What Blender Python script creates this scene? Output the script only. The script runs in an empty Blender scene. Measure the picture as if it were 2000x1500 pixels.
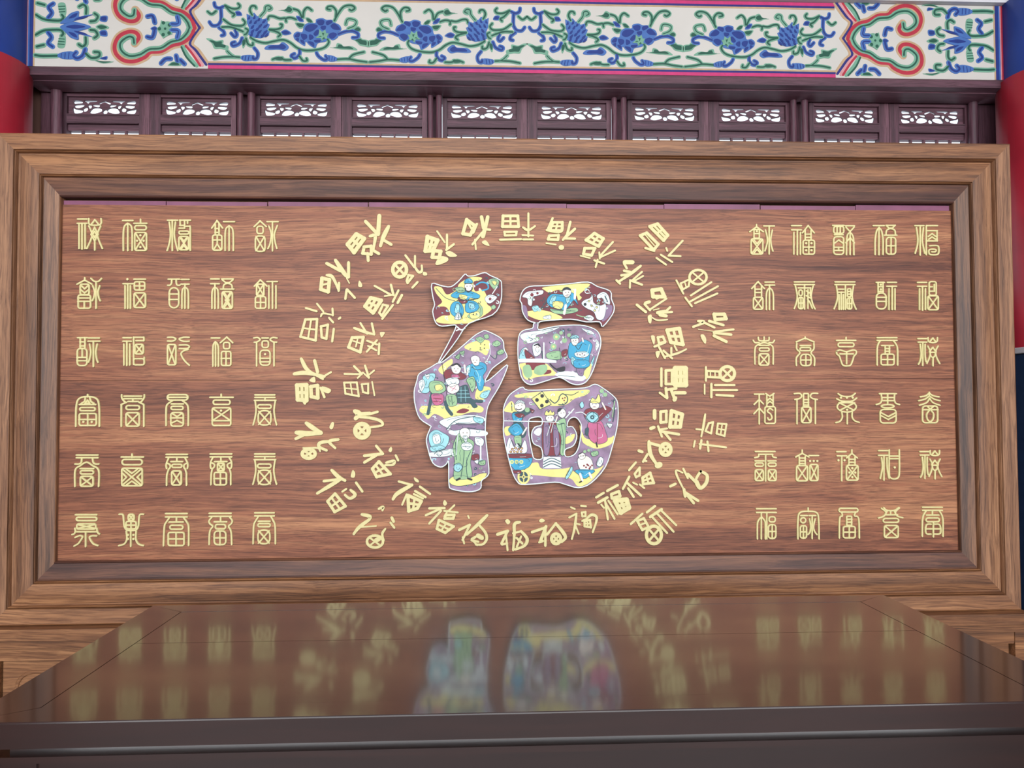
import bpy, math, random
from mathutils import Vector, Matrix, geometry
random.seed(7)
S = bpy.context.scene
COL = S.collection
# ---------------------------------------------------------------- camera
CAM = Vector((-0.1435, -2.899, 1.55)); YAW, PITCH, ROLL = -0.0409, 0.0308, 0.004; FPX = 1450.0
RM = Matrix.Rotation(YAW, 3, 'Z') @ Matrix.Rotation(PITCH, 3, 'X') @ Matrix.Rotation(ROLL, 3, 'Y')
cd = bpy.data.cameras.new('camera'); cam = bpy.data.objects.new('camera', cd); COL.objects.link(cam)
cd.sensor_width = 36; cd.lens = 36 * FPX / 2000; cd.clip_start = 0.02
cam.matrix_world = Matrix.Translation(CAM) @ (RM @ Matrix.Rotation(math.pi / 2, 3, 'X')).to_4x4()
S.camera = cam
# ---------------------------------------------------------------- world, lights, exposure
S.view_settings.view_transform = 'Standard'; S.view_settings.look = 'None'
S.view_settings.gamma = 1; S.view_settings.use_curve_mapping = False; S.view_settings.exposure = 0.15
W = bpy.data.worlds.new('sky'); S.world = W; W.use_nodes = True
bg = W.node_tree.nodes['Background']; bg.inputs[0].default_value = (0.80, 0.90, 1.0, 1); bg.inputs[1].default_value = 1.6
def area(name, loc, target, sx, sy, power, col):
    l = bpy.data.lights.new(name, 'AREA'); l.shape = 'RECTANGLE'; l.size = sx; l.size_y = sy; l.energy = power; l.color = col
    o = bpy.data.objects.new(name, l); COL.objects.link(o); o.location = loc
    o.rotation_euler = (Vector(target) - Vector(loc)).to_track_quat('-Z', 'Y').to_euler(); return o
# daylight of the open hall front behind the camera; no other lamp
area('hall_front_offscreen', (0.2, -6.95, 2.75), (0.2, 0.0, 2.2), 8.0, 2.7, 520, (0.97, 0.98, 1.0))

def ray(px, py): return RM @ Vector(((px - 1000) / FPX, 1, -(py - 750) / FPX))
def P(px, py, Y=0.0):                       # point of the vertical plane y = Y seen at a photo pixel
    d = ray(px, py); t = (Y - CAM.y) / d.y; return CAM + d * t
# ---------------------------------------------------------------- materials
def lin(c): return tuple(((v / 255) / 12.92 if v / 255 <= 0.04045 else ((v / 255 + 0.055) / 1.055) ** 2.4) for v in c) + (1,)
MATS = {}
def plain(name, rgb, rough=0.5, metal=0.0, noise=0.12, nscale=40, coat=0.0):
    if name in MATS: return MATS[name]
    m = bpy.data.materials.new(name); m.use_nodes = True; nt = m.node_tree; b = nt.nodes['Principled BSDF']
    b.inputs['Roughness'].default_value = rough; b.inputs['Metallic'].default_value = metal; b.inputs['Coat Weight'].default_value = coat
    tc = nt.nodes.new('ShaderNodeTexCoord'); n = nt.nodes.new('ShaderNodeTexNoise'); n.inputs['Scale'].default_value = nscale; n.inputs['Detail'].default_value = 4
    r = nt.nodes.new('ShaderNodeValToRGB'); c = lin(rgb)
    r.color_ramp.elements[0].position = 0.3; r.color_ramp.elements[1].position = 0.7
    r.color_ramp.elements[0].color = tuple(v * (1 - noise) for v in c[:3]) + (1,); r.color_ramp.elements[1].color = tuple(min(1, v * (1 + noise)) for v in c[:3]) + (1,)
    nt.links.new(tc.outputs['Object'], n.inputs['Vector']); nt.links.new(n.outputs['Fac'], r.inputs[0]); nt.links.new(r.outputs[0], b.inputs['Base Color'])
    MATS[name] = m; return m
def wood(name, dark, mid, light, axis='X', rough=0.55, scale=1.0, coat=0.0, streak=0.5, pore=0.8):
    m = bpy.data.materials.new(name); m.use_nodes = True; nt = m.node_tree; L = nt.links; N = nt.nodes.new
    b = nt.nodes['Principled BSDF']; b.inputs['Roughness'].default_value = rough; b.inputs['Coat Weight'].default_value = coat
    b.inputs['Coat Roughness'].default_value = 0.085
    tc = N('ShaderNodeTexCoord'); mp = N('ShaderNodeMapping'); s = {'X': (1.7, 62, 62), 'Z': (62, 62, 1.7), 'Y': (62, 1.7, 62)}[axis]
    mp.inputs['Scale'].default_value = tuple(v * scale for v in s)
    warp = N('ShaderNodeTexNoise'); warp.inputs['Scale'].default_value = 1.7; warp.inputs['Detail'].default_value = 3
    add = N('ShaderNodeVectorMath'); add.operation = 'MULTIPLY_ADD'; add.inputs[1].default_value = (0.05, 0.05, 0.05)
    L.new(tc.outputs['Object'], warp.inputs['Vector']); L.new(warp.outputs['Color'], add.inputs[0]); L.new(tc.outputs['Object'], add.inputs[2])
    L.new(add.outputs[0], mp.inputs['Vector'])
    g = N('ShaderNodeTexNoise'); g.inputs['Scale'].default_value = 1.0; g.inputs['Detail'].default_value = 8; g.inputs['Roughness'].default_value = 0.62
    L.new(mp.outputs[0], g.inputs['Vector'])
    big = N('ShaderNodeTexNoise'); big.inputs['Scale'].default_value = 0.12; big.inputs['Detail'].default_value = 3; L.new(mp.outputs[0], big.inputs['Vector'])
    fine = N('ShaderNodeTexNoise'); fine.inputs['Scale'].default_value = 4.2; fine.inputs['Detail'].default_value = 6; fine.inputs['Roughness'].default_value = 0.65; L.new(mp.outputs[0], fine.inputs['Vector'])
    a1 = N('ShaderNodeMath'); a1.operation = 'MULTIPLY_ADD'; a1.inputs[1].default_value = 0.55; L.new(big.outputs['Fac'], a1.inputs[0])
    a0 = N('ShaderNodeMath'); a0.operation = 'MULTIPLY'; a0.inputs[1].default_value = streak; L.new(g.outputs['Fac'], a0.inputs[0]); L.new(a0.outputs[0], a1.inputs[2])
    r = N('ShaderNodeValToRGB'); e = r.color_ramp.elements; e[0].position = 0.36; e[1].position = 0.68; e[0].color = lin(dark); e[1].color = lin(light)
    k = e.new(0.52); k.color = lin(mid); L.new(a1.outputs[0], r.inputs[0])
    mul = N('ShaderNodeMix'); mul.data_type = 'RGBA'; mul.blend_type = 'MULTIPLY'; mul.inputs[0].default_value = pore
    r2 = N('ShaderNodeValToRGB'); r2.color_ramp.elements[0].position = 0.38; r2.color_ramp.elements[1].position = 0.56
    r2.color_ramp.elements[0].color = (0.45, 0.40, 0.38, 1); L.new(fine.outputs['Fac'], r2.inputs[0])
    L.new(r.outputs[0], mul.inputs[6]); L.new(r2.outputs[0], mul.inputs[7]); L.new(mul.outputs[2], b.inputs['Base Color'])
    bp = N('ShaderNodeBump'); bp.inputs['Strength'].default_value = 0.10 if coat == 0 else 0.02; bp.inputs['Distance'].default_value = 0.002; L.new(fine.outputs['Fac'], bp.inputs['Height']); L.new(bp.outputs[0], b.inputs['Normal'])
    return m
board_m = wood('board_wood', (92, 48, 32), (142, 86, 58), (176, 122, 84), 'X', pore=.95)
frame_h = wood('frame_wood_horizontal', (66, 42, 30), (132, 88, 56), (178, 128, 86), 'X', scale=0.8, pore=.9)
frame_v = wood('frame_wood_vertical', (70, 46, 34), (128, 88, 60), (166, 122, 88), 'Z', scale=0.8, pore=.9)
dark_h = wood('dark_heartwood', (36, 24, 28), (88, 54, 42), (146, 98, 66), 'X', scale=0.45, pore=.9)
base_m = frame_h                                       # the base is of the frame's own wood
purple_h = wood('aged_maroon_wood_horizontal', (64, 40, 50), (92, 58, 70), (116, 78, 90), 'X')
purple_v = wood('aged_maroon_wood_vertical', (64, 40, 50), (92, 58, 70), (116, 78, 90), 'Z')
table_m = wood('table_lacquer', (24, 10, 9), (32, 14, 11), (41, 19, 15), 'X', rough=0.20, coat=1.0, scale=0.6, pore=0.2)
table_y = wood('table_lacquer_side', (24, 10, 9), (32, 14, 11), (41, 19, 15), 'Y', rough=0.20, coat=1.0, scale=0.6, pore=0.2)
tdark_m = table_m                                      # table sides carry the lacquer of the top
gold_m = plain('gold_paint', (208, 197, 140), 0.5, 0.0, 0.06, 60)
red_m = plain('red_column_paint', (170, 30, 48), 0.45, 0, 0.15, 6)
blue_m = plain('blue_column_paint', (20, 52, 130), 0.5, 0, 0.1, 6)
cream_m = plain('beam_ground', (192, 188, 180), 0.6, 0, 0.04, 5)
pale_m = plain('pale_board', (198, 196, 200), 0.6, 0, 0.06, 5)
floor_m = plain('floor_stone', (70, 66, 64), 0.5, 0, 0.15, 3)
wall_m = plain('plain_wall', (120, 84, 74), 0.8, 0, 0.06, 3)
peg_m = plain('metal_peg', (200, 200, 205), 0.3, 0.6, 0.1, 60)
strip_m = plain('purple_tape', (120, 66, 92), 0.5, 0, 0.25, 8)
edge_m = plain('emblem_edge', (96, 100, 116), 0.35, 0, 0.2, 20)
ART = {}
for k, c in dict(Y=(222, 212, 128), B=(48, 150, 186), W=(216, 228, 226), M=(116, 34, 44), G=(142, 178, 134), D=(44, 74, 80), K=(24, 26, 34), F=(228, 220, 208), P=(182, 92, 128), L=(128, 104, 132), T=(146, 200, 206),
                 g=(10, 76, 58), q=(104, 152, 128), b=(8, 42, 116), c=(58, 98, 160), r=(164, 34, 54), k=(196, 134, 138), t=(176, 146, 112), n=(28, 28, 104), m=(186, 44, 104)).items():
    ART[k] = plain('glaze_' + {'Y': 'yellow', 'B': 'turquoise', 'W': 'white', 'M': 'maroon', 'G': 'sage', 'D': 'dark_teal', 'K': 'black', 'F': 'ivory', 'P': 'pink', 'L': 'mauve', 'T': 'pale_blue', 'g': 'green', 'q': 'light_green', 'b': 'blue', 'c': 'light_blue', 'r': 'red', 'k': 'rose', 't': 'tan', 'n': 'navy', 'm': 'magenta'}[k], c, 0.6, 0, 0.10, 30)
mauve_m = plain('emblem_mauve', (138, 114, 138), 0.6, 0, 0.36, 22); maroon_m = plain('emblem_maroon', (104, 38, 46), 0.6, 0, 0.22, 14)
# ---------------------------------------------------------------- mesh builder
class MB:
    def __init__(s): s.v = []; s.f = []; s.m = []; s.mats = []; s.n = 0; s.flat = .62
    def mi(s, mat):
        if mat not in s.mats: s.mats.append(mat)
        return s.mats.index(mat)
    def box(s, x0, x1, y0, y1, z0, z1, mat, bev=0.0):
        k = s.mi(mat); n = len(s.v)
        if bev <= 0:
            s.v += [(x, y, z) for z in (z0, z1) for y in (y0, y1) for x in (x0, x1)]
            s.f += [tuple(n + i for i in q) for q in ((0, 2, 3, 1), (4, 5, 7, 6), (0, 1, 5, 4), (2, 6, 7, 3), (0, 4, 6, 2), (1, 3, 7, 5))]; s.m += [k] * 6; return
        s.prism([(x0 + bev, z0), (x1 - bev, z0), (x1, z0 + bev), (x1, z1 - bev), (x1 - bev, z1), (x0 + bev, z1), (x0, z1 - bev), (x0, z0 + bev)], y0, y1, mat)
    def prism(s, xz, y0, y1, mat):           # outline in x,z pulled from y0 to y1
        k = s.mi(mat); n = len(s.v); c = len(xz)
        s.v += [(x, y0, z) for x, z in xz] + [(x, y1, z) for x, z in xz]
        s.f.append(tuple(n + i for i in range(c))); s.f.append(tuple(n + c + i for i in reversed(range(c)))); s.m += [k, k]
        for i in range(c): j = (i + 1) % c; s.f.append((n + i, n + c + i, n + c + j, n + j)); s.m.append(k)
    def fill(s, loops, y, h, mat, side=None):  # filled outline (first loop) with holes, front at y-h, walls back to y
        k = s.mi(mat); ks = s.mi(side or mat); n = len(s.v)
        tris = geometry.tessellate_polygon([[Vector((p[0], p[1], 0)) for p in l] for l in loops])
        flat = [p for l in loops for p in l]; c = len(flat)
        s.v += [(p[0], y - h, p[1]) for p in flat]
        for t in tris:
            a, b, d = (flat[i] for i in t)
            ar = (b[0] - a[0]) * (d[1] - a[1]) - (b[1] - a[1]) * (d[0] - a[0])
            s.f.append(tuple(n + i for i in (t if ar > 0 else reversed(t)))); s.m.append(k)
        s.v += [(p[0], y, p[1]) for p in flat]; o = 0
        for l in loops:
            for i in range(len(l)):
                j = (i + 1) % len(l); s.f.append((n + o + i, n + o + j, n + c + o + j, n + c + o + i)); s.m.append(ks)
            o += len(l)
    def sweep(s, pts, hw, y, h, mat, closed=False):  # raised stroke along pts (x,z), half widths hw
        k = s.mi(mat); n0 = len(s.v); c = len(pts); s.n += 1; h = h + 0.00009 * (s.n % 16)   # no two crossing strokes share a top plane
        rows = []
        for i in range(c):
            a = pts[i - 1] if (i or closed) else pts[i]; b = pts[(i + 1) % c] if (i < c - 1 or closed) else pts[i]
            dx, dz = b[0] - a[0], b[1] - a[1]; l = math.hypot(dx, dz) or 1; rows.append((pts[i], (dx / l, dz / l), hw[i]))
        if not closed:
            (p, t, w) = rows[0]; pre = [((p[0] - t[0] * w * q, p[1] - t[1] * w * q), t, w * r) for q, r in ((1, .12), (.85, .55), (.5, .87))]
            (p, t, w) = rows[-1]; post = [((p[0] + t[0] * w * q, p[1] + t[1] * w * q), t, w * r) for q, r in ((.5, .87), (.85, .55), (1, .12))]
            rows = pre + rows + post
        for (p, t, w) in rows:
            nx, nz = -t[1], t[0]
            for u, d in ((1, 0), (1, .72), (s.flat, 1), (-s.flat, 1), (-1, .72), (-1, 0)): s.v.append((p[0] + nx * w * u, y - h * d, p[1] + nz * w * u))
        R = len(rows)
        for i in range(R if closed else R - 1):
            a = n0 + i * 6; b = n0 + ((i + 1) % R) * 6
            for j in range(5): s.f.append((a + j, a + j + 1, b + j + 1, b + j)); s.m.append(k)
        if not closed:
            s.f.append(tuple(n0 + j for j in reversed(range(6)))); s.f.append(tuple(n0 + (R - 1) * 6 + j for j in range(6))); s.m += [k, k]
    def build(s, name, parent=None, smooth=False):
        me = bpy.data.meshes.new(name); me.from_pydata(s.v, [], s.f); me.polygons.foreach_set('material_index', s.m)
        for m in s.mats: me.materials.append(m)
        if smooth: me.polygons.foreach_set('use_smooth', [True] * len(me.polygons))
        me.update(); o = bpy.data.objects.new(name, me); COL.objects.link(o); o.parent = parent; return o
def smooth(p, closed=False, sub=5):
    n = len(p)
    if n < 3: return list(p)
    out = []
    for i in range(n if closed else n - 1):
        g = (lambda j: p[j % n]) if closed else (lambda j: p[max(0, min(n - 1, j))])
        a, b, c, d = g(i - 1), g(i), g(i + 1), g(i + 2)
        for q in range(sub):
            t = q / sub
            out.append(tuple(0.5 * (2 * b[k] + (c[k] - a[k]) * t + (2 * a[k] - 5 * b[k] + 4 * c[k] - d[k]) * t * t + (3 * b[k] - a[k] - 3 * c[k] + d[k]) * t ** 3) for k in (0, 1)))
    if not closed: out.append(tuple(p[-1]))
    return out
def pairs(a): return [(a[i], a[i + 1]) for i in range(0, len(a) - 1, 2)]
def rrect(x0, y0, x1, y1, r):
    r = min(r, (x1 - x0) / 2.01, (y1 - y0) / 2.01); o = []
    for cx, cy, a0 in ((x1 - r, y0 + r, -90), (x1 - r, y1 - r, 0), (x0 + r, y1 - r, 90), (x0 + r, y0 + r, 180)):
        for q in range(5): a = math.radians(a0 + q * 22.5); o.append((cx + r * math.cos(a), cy + r * math.sin(a)))
    return o
def ell(cx, cy, rx, ry, n=20): return [(cx + rx * math.cos(6.28319 * i / n), cy + ry * math.sin(6.28319 * i / n)) for i in range(n)]
def tag(o, label=None, cat=None, group=None, kind=None):
    for k, v in (('label', label), ('category', cat), ('group', group), ('kind', kind)):
        if v: o[k] = v
    return o
def empty(name, loc=(0, 0, 0)):
    o = bpy.data.objects.new(name, None); COL.objects.link(o); o.empty_display_size = 0.1; o.location = loc; return o
class Draw:
    """Draws tokens given in the pixels of one enlarged view: ox,oy origin in the photo, k enlargement, plane Y."""
    def __init__(s, ox, oy, k, Y, h, xf=None): s.o = (ox, oy, k); s.Y = Y; s.h = h; s.u = (Y - CAM.y) / FPX / k; s.xf = xf; s.ink = False
    def T(s, p):
        q = P(s.o[0] + p[0] / s.o[2], s.o[1] + p[1] / s.o[2], s.Y); r = (q.x, q.z); return s.xf(r) if s.xf else r
    def stroke(s, mb, pts, w, mat, closed=False, brush=False, lift=0.0, h=None):
        w = w * s.u / 2; q = [s.T(p) for p in pts]; n = len(q)
        hw = [w * ((0.80 + 0.28 * math.sin(math.pi * min(1, (i / max(1, n - 1)) * 1.25))) if brush else 1) for i in range(n)]
        mb.sweep(q, hw, s.Y + 0.0004 - lift, h or s.h, mat, closed)
    def area(s, mb, loops, mat, lift=0.0, h=None, side=None):
        mb.fill([[s.T(p) for p in l] for l in loops], s.Y + 0.0004 - lift, h or s.h, mat, side)
    def line(s, mb, pts, w, mat, **k):     # straight pieces, each with round ends
        for a, b in zip(pts, pts[1:]): s.stroke(mb, [a, b], w, mat, **k)
    def seal(s, mb, text, mat, w=15.5):
        for tok in text.split(';'):
            t = tok.split()
            if not t: continue
            c = t[0]; a = [float(v) for v in t[1:]]
            if c == 'h': s.stroke(mb, [(a[0], a[2]), (a[1], a[2])], w, mat)
            elif c == 'v': s.stroke(mb, [(a[0], a[1]), (a[0], a[2])], w, mat)
            elif c == 'l': s.line(mb, pairs(a), w, mat)
            elif c == 's': s.stroke(mb, smooth(pairs(a)), w, mat)
            elif c == 'd': s.area(mb, [ell(a[0], a[1], 10, 10, 12)], mat)
            elif c == 'o': s.stroke(mb, ell(a[0], a[1], a[2], a[3], 24), w, mat, True)
            elif c in 'rxt':
                x0, y0, x1, y1 = a[:4]; r = a[4] if len(a) > 4 else 16; s.stroke(mb, rrect(x0, y0, x1, y1, r), w, mat, True)
                if c == 'x': s.stroke(mb, [(x0 + 6, y0 + 6), (x1 - 6, y1 - 6)], w, mat); s.stroke(mb, [(x1 - 6, y0 + 6), (x0 + 6, y1 - 6)], w, mat)
                if c == 't': s.stroke(mb, [(x0, (y0 + y1) / 2), (x1, (y0 + y1) / 2)], w, mat); s.stroke(mb, [((x0 + x1) / 2, y0), ((x0 + x1) / 2, y1)], w, mat)
    def brush(s, mb, text, mat):
        for tok in text.split(';'):
            t = tok.split()
            if not t: continue
            c = t[0]; a = [float(v) for v in t[1:]]
            if c == 'b': s.stroke(mb, smooth(pairs(a[1:])), a[0], mat, brush=True)
            elif c == 'p': s.area(mb, [smooth(pairs(a), True, 3)], mat)
            elif c in 'qk':
                q = pairs(a[:8]); w = a[8]; mid = lambda i, j: ((q[i][0] + q[j][0]) / 2, (q[i][1] + q[j][1]) / 2)
                s.line(mb, q + q[:1], w, mat)
                if c == 'q': s.stroke(mb, [mid(0, 1), mid(2, 3)], w * .75, mat); s.stroke(mb, [mid(1, 2), mid(3, 0)], w * .75, mat)
            elif c == 'e':
                s.stroke(mb, ell(a[0], a[1], a[2], a[3]), a[4], mat, True)
                s.stroke(mb, [(a[0] - a[2] * .7, a[1] - a[3] * .7), (a[0] + a[2] * .7, a[1] + a[3] * .7)], a[4] * .7, mat); s.stroke(mb, [(a[0] + a[2] * .7, a[1] - a[3] * .7), (a[0] - a[2] * .7, a[1] + a[3] * .7)], a[4] * .7, mat)
    def art(s, mb, text, step=0.00012, start=0.0):     # painted colour patches, each a hair above the last
        n = start
        for tok in text.split(';'):
            t = tok.split()
            if not t: continue
            col, c = t[0], t[1]; a = [float(v) for v in t[2:]]; n += step
            if c == 'p':
                pp = smooth(pairs(a), True, 4); s.area(mb, [pp], ART[col], lift=n, h=s.h)
                if s.ink:
                    cx = sum(p[0] for p in pp) / len(pp); cy = sum(p[1] for p in pp) / len(pp); size = max(abs(p[0] - cx) + abs(p[1] - cy) for p in pp)
                    if col != 'K': s.stroke(mb, pp, 2.3, ART['D'], True, lift=n + .0001, h=s.h)
                    if col in 'BGMPTLW' and size > 26:
                        for fr, st_, tint in ((.72, .05, 'D'), (.48, .45, 'W' if col in 'BPM' else 'D'), (.30, .75, 'D')):
                            i0 = int(len(pp) * st_); seg = [pp[(i0 + q) % len(pp)] for q in range(max(4, int(len(pp) * .30)))]
                            s.stroke(mb, [(cx + (p[0] - cx) * fr, cy + (p[1] - cy) * fr) for p in seg], 2.2, ART[tint], lift=n + .0002, h=s.h)
            elif c == 'P': s.area(mb, [pairs(a)], ART[col], lift=n, h=s.h)
            elif c == 'b': s.stroke(mb, smooth(pairs(a[1:])), a[0], ART[col], lift=n, h=s.h)
            elif c == 'c': s.stroke(mb, smooth(pairs(a[1:]), True), a[0], ART[col], True, lift=n, h=s.h)
            elif c == 'e': s.area(mb, [ell(a[0], a[1], a[2], a[3] if len(a) > 3 else a[2], 16)], ART[col], lift=n, h=s.h)
            elif c == 'd':
                for q in pairs(a[1:]): s.area(mb, [ell(q[0], q[1], a[0], a[0], 10)], ART[col], lift=n, h=s.h)
            elif c in 'gB':                            # vine: pale border below, dark core above
                lo, hi = ('q', 'g') if c == 'g' else ('c', 'b')
                pp = smooth(pairs(a)); s.stroke(mb, pp, 46, ART[lo], lift=0.0002 + n * .2, h=s.h); s.stroke(mb, pp, 19, ART[hi], lift=0.0016 + n * .2, h=s.h)
            elif c in 'fF':                            # leaf or petal with a pale border
                lo, hi = ('q', 'g') if c == 'f' else ('c', 'b'); pp = pairs(a); cx = sum(p[0] for p in pp) / len(pp); cy = sum(p[1] for p in pp) / len(pp)
                s.area(mb, [smooth(pp, True, 4)], ART[lo], lift=0.0006 + n * .2, h=s.h)
                s.area(mb, [smooth([(cx + (p[0] - cx) * .72, cy + (p[1] - cy) * .62) for p in pp], True, 4)], ART[hi], lift=0.0020 + n * .2, h=s.h)
# ---------------------------------------------------------------- room shell
def shell(name, *b, mat):
    mb = MB(); mb.box(*b, mat); return tag(mb.build(name), kind='structure')
shell('floor', -4.2, 4.9, -7.0, 1.2, -0.1, 0.0, mat=floor_m)
shell('ceiling', -4.2, 4.9, -7.0, 1.2, 4.2, 4.3, mat=pale_m)
shell('wall_left', -4.3, -4.2, -7.0, 1.2, 0.0, 4.2, mat=wall_m)
shell('wall_right', 4.9, 5.0, -7.0, 1.2, 0.0, 4.2, mat=wall_m)
for nm, x0, x1 in (('wall_back_left', -4.2, -2.24), ('wall_back_right', 2.44, 4.9)): shell(nm, x0, x1, 0.74, 0.84, 0.0, 3.10, mat=wall_m)
shell('wall_back_top', -4.2, 4.9, 0.62, 0.9, 3.10, 4.2, mat=pale_m)
# ---------------------------------------------------------------- back doors, lintel, posts
YD = 0.70
X = lambda px, Y=YD: P(px, 235, Y).x
leafs = [(120, 292), (293, 461), (498, 666), (667, 834), (864, 1029), (1030, 1194), (1226, 1384), (1385, 1544), (1581, 1736), (1737, 1894)]
zt, zp1, zp0, zr, zs = 3.100, 3.048, 2.962, 2.916, 2.886
holes = [[(250, 355), (270, 342), (330, 352), (335, 368), (290, 372), (260, 372)], [(355, 345), (465, 345), (465, 355), (405, 360), (385, 373), (372, 360), (355, 353)],
         [(262, 386), (345, 381), (345, 398), (300, 411), (270, 405)], [(384, 384), (418, 386), (420, 405), (402, 415), (390, 402)], [(426, 381), (490, 381), (490, 400), (450, 396)],
         [(245, 405), (262, 417), (335, 430), (330, 450), (270, 456), (250, 440)], [(341, 415), (375, 403), (386, 425), (365, 440), (343, 435)],
         [(400, 443), (428, 411), (480, 406), (515, 420), (508, 440), (450, 456), (412, 453)]]
holes += [[(1080 - x, y) for x, y in reversed(h)] for h in holes]
holes += [[(485, 366), (520, 353), (540, 346), (560, 353), (595, 366), (588, 376), (540, 360), (492, 376)], [(523, 435), (545, 422), (568, 435), (560, 456), (530, 456)]]
def door_leaf(i, x0, x1):
    d = tag(empty('door_%d' % (i + 1), ((x0 + x1) / 2, YD, 0)), kind='structure'); w = (x1 - x0) / 2
    si = 1 if i % 2 == 0 else -1                       # wide meeting stile towards the partner leaf
    wl, wr = (0.024, 0.050) if si > 0 else (0.050, 0.024)
    def part(name, *b, mat=purple_h):
        mb = MB(); mb.box(*b, mat, 0.003 if name != 'lattice_bar' else 0); return mb.build(name, d)
    part('stile', -w, -w + wl, 0, 0.045, 0, zt, mat=purple_v); part('stile', w - wr, w, 0, 0.045, 0, zt, mat=purple_v)
    part('rail', -w + wl, w - wr, 0, 0.045, zp1, zt); part('rail', -w + wl, w - wr, 0, 0.045, zr, zp0)
    part('rail', -w + wl, w - wr, 0.014, 0.045, zs, zr); part('rail', -w + wl, w - wr, 0, 0.045, 2.2, 2.3)
    part('bottom_panel', -w + wl, w - wr, 0.014, 0.04, 0.0, 2.2)
    for q in range(1, 5): xx = -w + wl + (2 * w - wl - wr) * q / 5; part('lattice_bar', xx - 0.004, xx + 0.004, 0.012, 0.03, 2.3, zs)
    part('bead', -w + wl, w - wr, -0.004, 0.004, zp0 - 0.006, zp0); part('bead', -w + wl, w - wr, -0.004, 0.004, zr, zr + 0.005)
    part('hinge_block', *((w - 0.10, w) if si > 0 else (-w, -w + 0.10)), -0.01, 0.03, zt, zt + 0.02)
    u = 3.6 / FPX / 4.878; cx = (wl - wr) / 2; cz = (zp0 + zp1) / 2 - 0.002
    out = [(-w + wl, zp0), (w - wr, zp0), (w - wr, zp1), (-w + wl, zp1)]
    hs = [smooth([(cx + (x - 541) * u, cz - (y - 400) * u * 1.12) for x, y in h], True, 3) for h in holes]
    mb = MB(); mb.fill([out] + hs, 0.026, 0.010, purple_h); part_o = mb.build('openwork_panel', d); return d
for i, (a, b) in enumerate(leafs): door_leaf(i, X(a), X(b))
for i, (a, b) in enumerate([(97, 118), (462, 473), (482, 497), (835, 846), (851, 863), (1195, 1206), (1213, 1225), (1545, 1557), (1567, 1580), (1895, 1912)]):
    x0, x1 = X(a, .66), X(b, .66); c, r = (x0 + x1) / 2, (x1 - x0) / 2; mb = MB()
    mb.v = []; n = 12; k = mb.mi(purple_v)
    ring = [(c + r * math.cos(t), 0.67 + r * math.sin(t)) for t in [6.28319 * q / n for q in range(n)]]
    mb.v = [(x, y, z) for z in (0.0, 3.10) for x, y in ring]; mb.f = [(q, (q + 1) % n, n + (q + 1) % n, n + q) for q in range(n)]; mb.m = [k] * n
    tag(mb.build('trim_%d' % (i + 1), None, True), kind='structure')
for i, (a, b) in enumerate([(466, 492), (838, 858), (1199, 1220), (1550, 1574)]): shell('trim_%d' % (i + 11), X(a, .75), X(b, .75), 0.73, 0.80, 0, 3.10, mat=purple_v)
shell('trim_15', X(80, .70), X(98, .70), 0.70, 0.80, 0, 3.10, mat=purple_v); shell('trim_16', X(1911, .70), X(1945, .70), 0.70, 0.80, 0, 3.10, mat=purple_v)
lint = tag(empty('trim_17', (0, .5, 3.05)), kind='structure')
for nm, y0, y1, za, zb in (('lintel_board', .505, .62, P(300, 149, .505).z, 3.105), ('lintel_board', .56, .68, P(300, 161, .56).z, P(300, 149, .505).z + .03), ('lintel_board', .64, .80, P(300, 170, .64).z, 3.12)):
    mb = MB(); mb.box(-2.24, 2.44, y0 - .5, y1 - .5, za - 3.05, zb - 3.05, purple_h, .004); mb.build(nm, lint)
for px, py in ((236, 147), (402, 152), (838, 159), (1067, 163), (1364, 167), (1516, 169), (1675, 171), (1800, 171), (1935, 171)):
    q = P(px, py + 1, .556); n = 10; mb = MB(); k = mb.mi(peg_m)
    ring = [(q.x + .010 * math.cos(6.28319 * j / n), q.z + .010 * math.sin(6.28319 * j / n)) for j in range(n)]
    mb.prism(ring, .520 - .5, .562 - .5, peg_m); mb.v = [(x, y, z - 3.05) for x, y, z in mb.v]; mb.build('peg', lint)
# ---------------------------------------------------------------- columns
def column(x, y, r, label):
    c = tag(empty('column', (x, y, 0)), label, 'column', 'columns of the back wall'); n = 40
    def cyl(name, r, z0, z1, mat):
        mb = MB(); k = mb.mi(mat); mb.v = [(r * math.cos(6.28319 * q / n), r * math.sin(6.28319 * q / n), z) for z in (z0, z1) for q in range(n)]
        mb.f = [(q, (q + 1) % n, n + (q + 1) % n, n + q) for q in range(n)] + [tuple(range(n, 2 * n))]; mb.m = [k] * (n + 1); return mb.build(name, c, True)
    cyl('shaft', r, 0, 3.09, red_m); tag(cyl('collar', r - .012, 3.09, 3.46, blue_m), 'blue painted collar')
    return c
column(-2.42, .46, .24, 'red painted column at the plain left end of the beam'); column(2.585, .46, .25, 'red painted column standing behind the dark cabinet')
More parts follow.
